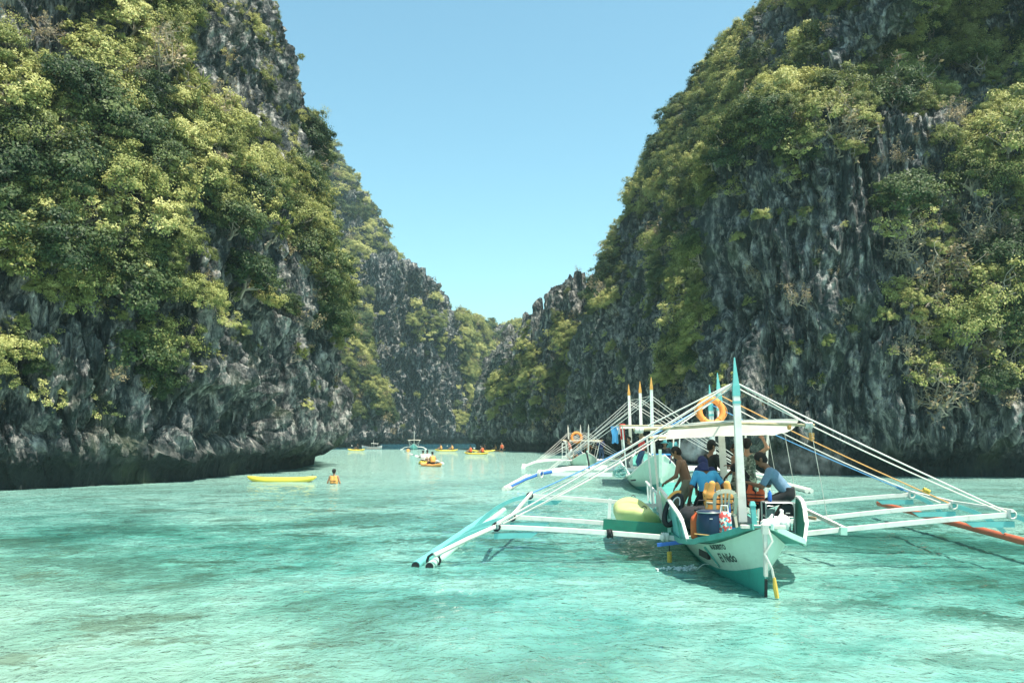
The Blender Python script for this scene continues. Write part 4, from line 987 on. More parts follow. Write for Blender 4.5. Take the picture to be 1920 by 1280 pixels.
def ik(a, b, l1, l2, pole):
    a, b, pole = Vector(a), Vector(b), Vector(pole); d = b-a; L_ = min(d.length, (l1+l2)*.999); t = d.normalized(); b = a+t*L_
    x = (l1*l1-l2*l2+L_*L_)/(2*L_); y = math.sqrt(max(l1*l1-x*x, 0)); p = pole-t*pole.dot(t)
    if p.length < 1e-4: p = t.orthogonal()
    return a+t*x+p.normalized()*y, b
for nm_, c_ in (('skin_tan', (.33, .175, .10)), ('skin_brown', (.19, .095, .052)), ('skin_fair', (.52, .31, .21))): plain(nm_, c_, .55, .10, 9., .05)
for nm_, c_ in (('hair_black', (.012, .010, .010)), ('cloth_sky_blue', (.07, .36, .62)), ('cloth_navy', (.015, .025, .10)), ('cloth_slate_blue', (.13, .22, .31)), ('cloth_black', (.014, .016, .018)), ('cloth_grey', (.16, .17, .17)),
                ('cloth_khaki', (.22, .19, .13)), ('cloth_white', (.75, .74, .70)), ('cloth_teal', (.05, .22, .24)), ('cloth_pink', (.62, .20, .16)), ('cloth_denim', (.05, .09, .17)), ('lime_band', (.25, .50, .08))): plain(nm_, c_, .9, .15, 10., .25)
def mat_pattern(name, a, b, c, scale):
    m, n, out = new_mat(name); tc = N(n, 'ShaderNodeTexCoord'); v = N(n, 'ShaderNodeTexVoronoi', i_Scale=scale); p = N(n, 'ShaderNodeBsdfPrincipled', i_Roughness=.9)
    n.links.new(tc.outputs['Object'], v.inputs['Vector']); s = N(n, 'ShaderNodeSeparateColor'); n.links.new(v.outputs['Color'], s.inputs[0])
    r = ramp(n, [(0, a), (.4, b), (.72, c)], 'CONSTANT'); n.links.new(s.outputs[0], r.inputs[0]); n.links.new(r.outputs[0], p.inputs['Base Color']); n.links.new(p.outputs[0], out.inputs[0])
    return m
mat_pattern('camo_cloth', (.05, .07, .05), (.13, .15, .11), (.24, .25, .20), 26); mat_pattern('floral_cloth', (.06, .07, .05), (.35, .33, .24), (.16, .20, .13), 22)
mat_pattern('woven_pattern', (.60, .08, .07), (.05, .30, .36), (.72, .68, .58), 30)
def person(label, loc, rz, skin='skin_tan', hair='hair_black', top=None, sleeve=.5, bottom=None, shorts=True, pel=(0, 0, .92), lean=0, side=0, twist=0, head=(0, 0), hands=None, feet=None, scale=1., h=.016,
           legs=True, vest=None, hat=None, hood=None, parent_m=None, group=None, longhair=False):
    """face looks along +y; hands/feet: ((left xyz), (right xyz)) targets in the person's frame"""
    P = Vector(pel); up = Matrix.Rotation(R(twist), 3, 'Z') @ Matrix.Rotation(R(side), 3, 'Y') @ Matrix.Rotation(R(-lean), 3, 'X')
    J = lambda x, y, z: P+up @ Vector((x, y, z))
    waist, chest, neck = J(0, .0, .17), J(0, .0, .36), J(0, -.005, .54)
    hm = up @ Matrix.Rotation(R(head[1]), 3, 'Z') @ Matrix.Rotation(R(-head[0]), 3, 'X'); HC = neck+hm @ Vector((0, .02, .155)); Hd = lambda x, y, z: HC+hm @ Vector((x, y, z))
    c = []
    for s in (-1, 1):
        c += [(P+Vector((s*.065, -.01, -.02)), J(s*.06, 0, .17), .098, .088), (J(s*.06, 0, .17), J(s*.085, .0, .37), .088, .095), (J(s*.05, -.01, .45), J(s*.165, 0, .465), .062, .058)]
    c += [(neck-up @ Vector((0, 0, .06)), neck+hm @ Vector((0, .01, .07)), .056, .050), (Hd(0, -.012, .03), Hd(0, -.004, .035), .088, .088), (Hd(0, .03, -.07), Hd(0, .0, .0), .052, .076), (Hd(0, .082, -.005), Hd(0, .104, -.028), .010, .016)]
    for s in (-1, 1): c += [(Hd(s*.083, -.012, -.015), Hd(s*.092, -.022, .012), .014, .018)]
    hands = hands or ((-.24, .08, .0), (.24, .08, .0)); hs = [P+Vector(q) if i == 0 or True else q for i, q in enumerate(hands)]
    fingers = []; ends = {}
    for s, tgt in zip((-1, 1), hs):
        sh = J(s*.185, 0, .455); el, wr = ik(sh, tgt, .285, .25, Vector((s*.5, -.6, -.5))); dr = (wr-el).normalized()
        c += [(sh, el, .052, .040), (el, wr, .041, .027)]; side_v = dr.cross(Vector((0, 0, 1)) if abs(dr.z) < .9 else Vector((0, 1, 0))).normalized(); pn = side_v.cross(dr)
        for q in (-1, 1): c.append((wr+side_v*q*.012, wr+dr*.085+side_v*q*.024, .020, .017))
        for q, ln in ((-1.5, .062), (-.5, .075), (.5, .078), (1.5, .066)):
            b0 = wr+dr*.085+side_v*(q*.019); fingers.append(([b0-dr*.02, b0+dr*ln*.45-pn*.006, b0+dr*ln*.78-pn*.022, b0+dr*ln-pn*.038], [.0095, .0092, .0085, .007]))
        t0 = wr+dr*.03-side_v*s*.03; fingers.append(([t0, t0+dr*.035-side_v*s*.022-pn*.008, t0+dr*.065-side_v*s*.026-pn*.02], [.012, .0105, .009])); ends[s] = (sh, el, wr)
    lg = {}
    if legs:
        feet = feet or ((-.11, .0, -P.z+.08), (.11, .0, -P.z+.08))
        for s, tgt in zip((-1, 1), feet):
            hp = P+Vector((s*.085, 0, -.03)); kn, an = ik(hp, P+Vector(tgt), .43, .42, Vector((s*.15, 1, .15))); lg[s] = (hp, kn, an)
            fd = Vector((s*.18, 1, 0)).normalized()
            c += [(hp, kn, .088, .058), (kn, kn+(an-kn)*.4, .056, .056), (kn+(an-kn)*.4, an, .056, .037), (an-fd*.05-Vector((0, 0, .035)), an+fd*.15-Vector((0, 0, .05)), .036, .028)]
    V, F = sdf_mesh(c, h); m = MB(); m.add(V, F.tolist())
    for pts, rr in fingers: m.tube(pts, rr, 6)
    M = (parent_m or Matrix.Identity(4)) @ Matrix.Translation(loc) @ Matrix.Rotation(rz, 4, 'Z') @ Matrix.Scale(scale, 4)
    e = empty('person'); e.matrix_world = M; tag(e, label, 'person', group)
    def layer(name, V, F, mat): return mesh_obj(name, V, F.tolist() if hasattr(F, 'tolist') else F, MATS[mat], e, True)
    b = m.build('body', MATS[skin], e); b.data.polygons.foreach_set('use_smooth', [True]*len(b.data.polygons))
    if h < .02:
        for s in (-1, 1): MB().ball(Hd(s*.032, .072, .012), (.013, .009, .009), 8, 6).build('eye', MATS['hair_black'], e, smooth=True)
        MB().tube([Hd(-.022, .080, -.066), Hd(0, .086, -.068), Hd(.022, .080, -.066)], .005, 6).build('mouth', MATS['skin_brown'], e, smooth=True)
    if hair:
        cut = [(Hd(0, .045, 0), hm @ Vector((0, 1, -.55))), ] if not longhair else [(Hd(0, .06, 0), hm @ Vector((0, 1, -.35)))]
        hc = [(Hd(0, -.018, .035), Hd(0, -.012, .04), .099, .099)]+([(Hd(0, -.05, .0), Hd(0, -.07, -.22), .085, .06)] if longhair else [(Hd(0, -.04, .0), Hd(0, -.05, -.03), .078, .066)])
        layer('hair', *sdf_mesh(hc, h, cuts=cut), hair)
    if hat:
        kind, hmat = hat
        hc = [(Hd(0, -.01, .06), Hd(0, -.01, .068), .105, .10)]; V1, F1 = sdf_mesh(hc, h, cuts=[(Hd(0, 0, .03), hm @ Vector((0, 0, -1)))]); mm = MB(); mm.add(V1, F1.tolist())
        if kind == 'cap': mm.sheet([[Hd(x, .07, .04) for x in (-.07, -.03, .03, .07)], [Hd(x*.9, .17-abs(x)*.4, .03) for x in (-.07, -.03, .03, .07)]], .012)
        else: mm.lathe([(.10, 0), (.19, -.012), (.19, -.002), (.10, .012)], Hd(0, -.01, .04), 20, rot=hm.to_quaternion())
        mm.build('hat', MATS[hmat], e, smooth=True)
    if hood:
        layer('head_scarf', *sdf_mesh([(Hd(0, -.012, .03), Hd(0, -.02, .0), .108, .104), (Hd(0, -.06, -.05), J(0, -.09, .36), .10, .07)], h, cuts=[(Hd(0, .05, 0), hm @ Vector((0, 1, -.3)))]), hood)
    if top:
        g = .014; tc_ = []
        for s in (-1, 1):
            tc_ += [(P+Vector((s*.065, -.01, .0)), J(s*.06, 0, .17), .108, .10), (J(s*.06, 0, .17), J(s*.085, .0, .37), .10, .104), (J(s*.06, -.01, .44), J(s*.17, 0, .46), .068, .066)]
            if sleeve > 0: sh, el, wr = ends[s]; tc_.append((sh, sh+(el-sh)*min(sleeve/.5, 1) if sleeve <= .5 else el, .064, .058, sleeve <= .5))
            if sleeve > .5: tc_.append((el, el+(wr-el)*(sleeve-.5)*2, .052, .044, True))
        layer('shirt', *sdf_mesh(tc_, h, cuts=[(P+up @ Vector((0, 0, -.06)), up @ Vector((0, 0, -1))), (J(0, .02, .525), up @ Vector((0, .1, 1)))]), top)
    if vest:
        tc_ = []
        for s in (-1, 1): tc_ += [(J(s*.06, 0, .08), J(s*.075, 0, .25), .135, .13), (J(s*.075, 0, .25), J(s*.085, 0, .43), .13, .105)]
        lv = layer('life_vest', *sdf_mesh(tc_, h, k=.03, cuts=[(J(0, 0, .02), up @ Vector((0, 0, -1))), (J(0, 0, .50), up @ Vector((0, 0, 1)))]), vest)
        if h < .035:
            for z in (.14, .27): MB().torus(J(0, 0, z), .175, .016, 20, 6, up.to_quaternion()).build('strap', MATS['cloth_black'], lv, smooth=True)
    if bottom and legs:
        tc_ = [(P+Vector((s*.065, -.01, -.02)), P+Vector((s*.065, -.01, .08)), .112, .106) for s in (-1, 1)]
        for s in (-1, 1):
            hp, kn, an = lg[s]; tc_.append((hp, hp+(kn-hp)*(.85 if shorts else 1), .102, .082, shorts))
            if not shorts: tc_ += [(kn, kn+(an-kn)*.88, .074, .058, True)]
        layer('shorts' if shorts else 'trousers', *sdf_mesh(tc_, h, cuts=[(P+Vector((0, 0, .10)), Vector((0, 0, 1)))]), bottom)
    return e
def on_boat(M, px, py, s, z): return plane_local(M, px, py, s) if z is None else Vector((plane_local(M, px, py, s).x, s, z))
def face(deg): return R(deg)
G1 = 'people aboard the near boat'
p = lambda px, s, z: on_boat(MW1, px, 900, s, z)
# rz: 0 faces away from the camera, 90 faces left, -90 faces right
person('man in sky blue T-shirt bending forward with his back to the camera', p(1327, 4.2, .46), R(4), 'skin_brown', None, 'cloth_sky_blue', .42, 'cloth_black', False, pel=(0, -.06, .66), lean=24, twist=6, head=(58, 0), hands=((-.34, .18, -.08), (.28, .30, .05)), feet=((-.16, .12, -.58), (.16, .16, -.58)), hood='cloth_navy', parent_m=MW1, group=G1)
person('bare-chested man leaning on the left side in khaki trousers', p(1289, 5.0, .46), R(70), 'skin_brown', 'hair_black', None, 0, 'cloth_khaki', False, pel=(0, 0, .86), lean=16, head=(12, 0), hands=((-.20, .38, .05), (.22, .30, -.05)), parent_m=MW1, group=G1, scale=.98)
person('person in navy hood standing behind the blue-shirted man', p(1326, 6.0, .46), R(15), 'skin_brown', None, 'cloth_navy', .95, 'cloth_black', False, pel=(0, 0, .74), lean=18, head=(24, 0), hood='cloth_navy', scale=.93, parent_m=MW1, group=G1)
person('man in black shirt and cap standing under the canopy', p(1334, 7.2, .46), R(-60), 'skin_brown', 'hair_black', 'cloth_black', .45, 'cloth_denim', False, pel=(0, 0, .88), head=(6, 0), hands=((-.2, .25, .15), (.2, .3, .2)), hat=('cap', 'cloth_black'), parent_m=MW1, group=G1)
person('bare-chested boy in patterned shorts standing behind the front mast', p(1383, 4.6, .78), R(62), 'skin_brown', 'hair_black', None, 0, 'floral_cloth', True, pel=(0, 0, .90), lean=4, hands=((-.2, .2, .02), (.16, .24, .25)), parent_m=MW1, scale=.78, group=G1)
person('man in camouflage vest reaching up to the canopy bar', p(1402, 5.6, .46), R(-12), 'skin_tan', 'hair_black', 'camo_cloth', .12, 'floral_cloth', True, pel=(0, 0, .93), hands=((-.26, .1, .02), (.33, .12, .80)), parent_m=MW1, group=G1, scale=1.01)
person('dark-haired woman in black crouching beside the mast', p(1414, 4.1, .62), R(80), 'skin_tan', 'hair_black', 'cloth_black', .95, 'cloth_black', False, pel=(0, 0, .40), lean=24, head=(15, 0), hands=((-.15, .42, .18), (.2, .40, .12)), feet=((-.12, .30, -.32), (.12, .34, -.32)), longhair=True, parent_m=MW1, group=G1)
person('man in slate blue T-shirt hunched forward on the right rail', p(1474, 3.6, .68), R(78), 'skin_brown', 'hair_black', 'cloth_slate_blue', .45, 'cloth_black', False, pel=(0, -.02, .50), lean=38, head=(-6, 0), hands=((-.10, .62, .16), (.24, .55, .10)), feet=((-.12, .40, -.62), (.12, .44, -.62)), parent_m=MW1, group=G1, scale=1.1)
print('people1', time.time()-T0)
# ------------------------------------------------------------------ gear aboard the near boat
def thing(name, label, cat, loc=(0, 0, 0), rz=0, M=None, group=None):
    e = empty(name); e.matrix_world = (M or Matrix.Identity(4)) @ Matrix.Translation(loc) @ Matrix.Rotation(rz, 4, 'Z'); tag(e, label, cat, group); return e
def lifebuoy(loc, q, M, label, R_=.30, mat='lifebuoy_orange'):
    e = thing('lifebuoy', label, 'lifebuoy', loc, 0, M, 'lifebuoys on canopies'); m = MB(); m.torus((0, 0, 0), R_, R_*.26, 36, 14, q); m.build('ring', MATS[mat], e, smooth=True)
    for k in range(4):
        a = R(45+90*k); m = MB(); c = q @ Vector((R_*math.cos(a), R_*math.sin(a), 0)); t = q @ Vector((-math.sin(a), math.cos(a), 0)); m.torus(c, R_*.265, .012, 14, 6, t.to_track_quat('Z', 'Y')); m.build('band', MATS['cloth_white' if mat != 'lifebuoy_orange' else 'jacket_orange'], e, smooth=True)
    m = MB(); pts = [q @ Vector((R_*1.30*(1+.06*math.cos(4*t))*math.cos(t), R_*1.30*(1+.06*math.cos(4*t))*math.sin(t), 0)) for t in np.linspace(0, 2*math.pi, 40, endpoint=False)]; m.tube(pts, .008, 5, closed=True); m.build('grab_line', MATS['rope_orange'], e)
    return e
c = b1(1333, 771, 5.2); lifebuoy(c, EUL(80, 0, 12), MW1, 'orange lifebuoy standing on the canopy of the nearest boat', .25)
# plastic drum
dz = lambda s: deck_z(s)+.035
e = thing('drum', 'dark blue plastic drum on the foredeck beside the chair', 'drum', Vector((b1(1331, 1000, 2.1).x, 2.1, dz(2.1)+.01)), 0, MW1)
m = MB(); m.lathe([(.17, 0), (.21, .03), (.225, .15), (.225, .28), (.205, .40), (.19, .44)], seg=28); m.build('barrel', MATS['drum_blue'], e, smooth=True)
m = MB(); m.lathe([(.205, .43), (.205, .47), (.19, .485), (.05, .49)], seg=28); m.build('lid', MATS['drum_blue'], e, smooth=True)
m = MB(); m.torus((0, 0, .455), .21, .012, 28, 6); m.build('lid_ring', MATS['steel'], e, smooth=True)
m = MB(); m.box((0, -.222, .36), (.05, .012, .012)); m.build('handle', MATS['plastic_white'], e)
for k, (px_, py_, s_, mt, lb) in enumerate(((1306, 1000, 2.25, 'vest_red_orange', 'orange fuel jug squeezed between bulwark and blue drum'), (1313, 1000, 2.55, 'jacket_orange', 'pale orange jug standing behind the blue drum'))):
    e = thing('jug', lb, 'jug', Vector((b1(px_, py_, s_).x, s_, dz(s_)+.01)), .3*k, MW1); m = MB(); m.lathe([(.085, 0), (.10, .03), (.10, .30), (.08, .37), (.035, .42), (.03, .47)], seg=16); m.build('bottle', MATS[mt], e, smooth=True); m = MB(); m.lathe([(.036, .46), (.036, .50)], seg=12); m.build('cap', MATS['black_rubber'], e)
    m = MB(); m.tube([(.05, 0, .39), (.10, 0, .44), (.12, 0, .38), (.10, 0, .32)], .012, 6); m.build('handle', MATS[mt], e, smooth=True)
e = thing('patterned_bag', 'red and teal woven pattern bag between the drum and the chair', 'bag', Vector((b1(1359, 1000, 2.0).x, 2.0, dz(2.0)+.01)), .1, MW1); m = MB(); m.lathe([(.10, 0), (.125, .05), (.12, .25), (.105, .42), (.07, .46)], seg=18); m.build('sack', MATS['woven_pattern'], e, smooth=True); m = MB(); m.tube([(-.07, 0, .44), (-.05, 0, .56), (.05, 0, .56), (.07, 0, .44)], .012, 6); m.build('strap', MATS['cloth_white'], e, smooth=True)
# monobloc chair seen from behind
e = thing('plastic_chair', 'beige plastic chair on the foredeck with a life jacket over its back', 'chair', Vector((b1(1357, 1000, 2.5).x, 2.5, dz(2.5)+.01)), R(6), MW1); e.scale = (.9,)*3
m = MB(); m.box((0, .10, .44), (.44, .42, .028), bev=.012); m.build('seat', MATS['plastic_beige'], e, smooth=True)
for x in (-1, 1):
    for y, yy in ((-.12, -.18), (.30, .34)): m = MB(); m.bar((x*.19, y, .44), (x*.24, yy, 0), .06, .035, w1=.045, h1=.03, up=(0, 1, 0)); m.build('leg', MATS['plastic_beige'], e, bevel=.006)
bk = lambda x, z: Vector((x, -.13-.22*(z-.44), z))
m = MB(); arch = [bk(-.19, .46), bk(-.205, .62), bk(-.205, .78), bk(-.17, .86), bk(-.09, .895), bk(0, .90), bk(.09, .895), bk(.17, .86), bk(.205, .78), bk(.205, .62), bk(.19, .46)]
for a, b in zip(arch[:-1], arch[1:]): m.bar(a, b, .03, .075 if a.z > .7 else .06, up=Vector((-(b-a).z, 0, (b-a).x)) if True else None)
m.build('back_arch', MATS['plastic_beige'], e)
for x0, x1 in ((-.05, -.10), (0, 0), (.05, .10)): m = MB(); m.bar(bk(x0, .46), bk(x1*.8, .87), .035, .018, up=(0, 1, 0)); m.build('back_slat', MATS['plastic_beige'], e)
for x in (-1, 1): m = MB(); m.tube([bk(x*.20, .66), (x*.26, -.02, .66), (x*.26, .22, .65), (x*.23, .30, .46)], .022, 7); m.build('armrest', MATS['plastic_beige'], e, smooth=True)
# life jacket draped over the chair
def life_jacket(loc, rz, M, label, mat, tilt=0, s=1.):
    e = thing('life_jacket', label, 'life jacket', loc, rz, M, 'orange life jackets'); caps = []
    for x in (-1, 1): caps += [((x*.13, 0, 0), (x*.13, 0, .24), .055, .06), ((x*.13, 0, .24), (x*.10, .0, .40), .055, .045), ((x*.05, 0, .05), (x*.06, 0, .22), .05, .05)]
    V, F = sdf_mesh(caps, .014, cuts=[((0, 0, -.03), (0, 0, -1))]); V = V*s; V[:, 1] *= .8; V[:, 1] += -V[:, 2]*math.tan(R(tilt)); mesh_obj('foam', V, F.tolist(), MATS[mat], e, True)
    for z in (.05, .13, .20): m = MB(); m.tube([((x)*s, (-.058*math.cos(x*5)*.9-z*math.tan(R(tilt)))*s, z*s) for x in np.linspace(-.18, .18, 9)], .012, 6); m.build('strap', MATS['cloth_black'], e, smooth=True)
    return e
life_jacket(b1(1348, 962, 2.78), R(6), MW1, 'pale orange life jacket with black straps hung over the plastic chair', 'jacket_orange', 10, 1.3)
life_jacket(b1(1338, 950, 3.15), R(20), MW1, 'faded orange life jacket propped behind the plastic chair', 'jacket_orange', -6, 1.0)
life_jacket(b1(1418, 945, 3.6), R(-30), MW1, 'red orange life jacket in the shade beside the crouching woman', 'vest_red_orange', 4, .9)
# duffel bags in the well
def duffel(loc, rz, M, label, mat, L_=.55, r=.19):
    e = thing('duffel_bag', label, 'bag', loc, rz, M); V, F = sdf_mesh([((-L_/2, 0, r), (L_/2, 0, r), r, r*.95), ((-L_*.3, .03, r*.9), (L_*.3, -.03, r*1.15), r, r)], .025); V = V+.012*np.stack([pnoise(V*9, 3)]*3, 1); mesh_obj('sack', V, F.tolist(), MATS[mat], e, True)
    m = MB(); m.tube([(-.12, -.03, 2*r-.02), (-.08, -.05, 2*r+.10), (.08, -.05, 2*r+.10), (.12, -.03, 2*r-.02)], .012, 6); m.build('handle', MATS['black_rubber'], e, smooth=True)
duffel(Vector((b1(1316, 1000, 3.1).x, 3.1, .62)), R(20), MW1, 'big black duffel bag heaped behind the blue drum', 'black_cloth', .5, .20); duffel(Vector((b1(1312, 1000, 3.5).x, 3.5, .50)), R(70), MW1, 'black bag on the well floor beside the left bulwark', 'cloth_black', .6, .2); duffel(Vector((b1(1375, 1000, 3.4).x, 3.45, .52)), R(-15), MW1, 'dark grey bag slumped behind the front mast', 'cloth_grey', .4, .17)
# black wetsuit gear slung over the left bulwark
e = thing('swim_ring', 'black rubber tube with orange trim slung over the left bulwark', 'rubber tube', b1(1262, 955, 3.3), 0, MW1); q = EUL(78, 24, 0); m = MB(); pts = [q @ Vector((.12*math.cos(t), .30*math.sin(t), 0)) for t in np.linspace(0, 2*math.pi, 30, endpoint=False)]; m.tube(pts, .05, 10, closed=True); m.build('tube', MATS['black_rubber'], e, smooth=True)
m = MB(); m.tube([q @ Vector((.17*math.cos(t), .35*math.sin(t), .03)) for t in np.linspace(1.5, 2.8, 10)], .028, 8); m.build('trim', MATS['jacket_orange'], e, smooth=True); m = MB(); m.tube([q @ Vector((.08*math.cos(t), .24*math.sin(t), .06)) for t in np.linspace(.5, 3.3, 10)], .012, 6); m.build('strap', MATS['cloth_white'], e, smooth=True)
# rack with toolbox, mug and tub on the right
rk = b1(1464, 985, 2.35); e = thing('steel_rack', 'open steel rack on the right of the foredeck', 'rack', Vector((rk.x, 2.35, dz(2.3))), R(4), MW1)
for x in (-.24, .24):
    for y in (0, .3): m = MB(); m.tube([(x, y, 0), (x, y, .62)], .014, 6); m.build('leg', MATS['steel'], e)
for z in (.12, .38, .62):
    m = MB(); m.tube([(-.24, 0, z), (.24, 0, z), (.24, .3, z), (-.24, .3, z)], .012, 6, closed=True); m.build('shelf_frame', MATS['steel'], e)
    m = MB(); m.box((0, .15, z+.004), (.46, .28, .006)); m.build('shelf', MATS['black_cloth'], e)
e = thing('toolbox', 'black toolbox with a sloping lid on the steel rack', 'toolbox', Vector((rk.x+.10, 2.38, dz(2.3)+.395)), R(4), MW1); m = MB(); m.add([(-.17, 0, 0), (.15, 0, 0), (.15, .2, 0), (-.17, .2, 0), (-.05, .02, .19), (.13, .02, .20), (.13, .18, .20), (-.05, .18, .19)], [(3, 2, 1, 0), (4, 5, 6, 7), (0, 1, 5, 4), (1, 2, 6, 5), (2, 3, 7, 6), (3, 0, 4, 7)]); m.build('case', MATS['black_rubber'], e, bevel=.01); m = MB(); m.box((.03, -.008, .05), (.07, .01, .016)); m.build('badge', MATS['plastic_white'], e)
e = thing('pail', 'small grey pail hanging on the steel rack', 'pail', Vector((rk.x-.17, 2.30, dz(2.3)+.39)), 0, MW1); m = MB(); m.lathe([(.06, 0), (.075, .12), (.08, .125), (.07, .12), (.055, .01)], seg=16); m.build('bucket', MATS['plain_grey'] if 'plain_grey' in MATS else MATS['cloth_grey'], e, smooth=True); m = MB(); m.tube([(-.075, 0, .12), (-.05, 0, .18), (.05, 0, .18), (.075, 0, .12)], .005, 5); m.build('handle', MATS['steel'], e)
e = thing('bottle', 'blue water bottle standing on top of the steel rack', 'bottle', Vector((rk.x-.14, 2.5, dz(2.3)+.63)), 0, MW1); m = MB(); m.lathe([(.032, 0), (.035, .02), (.035, .14), (.014, .18), (.014, .20)], seg=14); m.build('flask', MATS['blue_paint'], e, smooth=True); m = MB(); m.lathe([(.017, .195), (.017, .225)], seg=10); m.build('cap', MATS['plastic_white'], e)
for k, (px_, s_, sc) in enumerate(((1443, .95, .8), (1466, 1.2, 1.05))):
    e = thing('plastic_bag', ('small knotted white plastic bag beside the stem post', 'bulging white plastic bag under the steel rack')[k], 'bag', Vector((b1(px_, 985, s_).x, s_, b1(px_, 992, s_).z)), k, MW1); V, F = sdf_mesh([((-.08, 0, .10), (.09, .01, .10), .10, .11), ((0, 0, .12), (.02, 0, .22), .06, .03), ((.02, 0, .22), (.06, .02, .27), .02, .03)], .018); V = V*sc+.014*np.stack([pnoise(V*16+k, 7+k), pnoise(V*16, 8+k), pnoise(V*15, 9)], 1); mesh_obj('sack', V, F.tolist(), MATS['plastic_white'], e, False)
    m = MB(); m.torus((.02*sc, 0, .215*sc), .028*sc, .008, 10, 5); m.build('knot', MATS['rope_yellow'], e)
# lime kayak stowed on the left arms
def kayak(name, label, loc, rz, M, mat, L_=3.3, w=.40, h=.17, roll=0, group='kayaks', seats=2, deck=None, blunt=2.6):
    e = thing(name, label, 'kayak', loc, rz, M, group); n, ns = 28, 20; q = Matrix.Rotation(R(roll), 3, 'Y'); V, F = [], []
    for i in range(n+1):
        t = i/n; y = (t-.5)*L_; f = max(0, 1-abs(2*t-1)**blunt); ww = w*f**.75+.012; rocker = .17*abs(2*t-1)**3
        for k in range(ns):
            a = 2*math.pi*k/ns; x, z = math.cos(a), math.sin(a); x = math.copysign(abs(x)**.8, x); zz = (z*h*(.9 if z < 0 else .62))*(f**.5*.85+.15)
            if seats and z > .2 and abs(x) < .75 and f > .45:
                for c_ in ([-.22, .20] if seats == 2 else [0]):
                    zz -= .10*max(0, 1-((t-.5-c_)/.15)**2)*(1-abs(x)/.75)
            V.append(q @ Vector((x*ww, y, zz+rocker+.02)))
    for i in range(n): F += [(i*ns+k, i*ns+(k+1) % ns, (i+1)*ns+(k+1) % ns, (i+1)*ns+k) for k in range(ns)]
    F += [tuple(range(ns))[::-1], tuple(n*ns+k for k in range(ns))]
    m = MB(); m.add(V, F); m.build('shell', MATS[mat], e, smooth=True)
    for c_ in ([-.22, .20] if seats == 2 else []): m = MB(); m.box(q @ Vector((0, (c_-.10)*L_, h*.62+.06)), (.30, .04, .16), rot=EUL(-14, 0, 0), bev=.015); m.build('seat_back', MATS[deck or 'black_cloth'], e)
    for t in (-1, 1): m = MB(); m.tube([q @ Vector((-.05, t*L_*.44, h*.45+.16)), q @ Vector((0, t*L_*.445, h*.45+.20)), q @ Vector((.05, t*L_*.44, h*.45+.16))], .01, 5); m.build('grab_handle', MATS['black_rubber'], e)
    return e
kayak('kayak', 'lime green kayak stowed on its side on the left outrigger arms', Vector((-1.62, 5.5, .60)), R(2), MW1, 'kayak_lime', 3.4, .44, .33, roll=12, seats=0, blunt=5.)
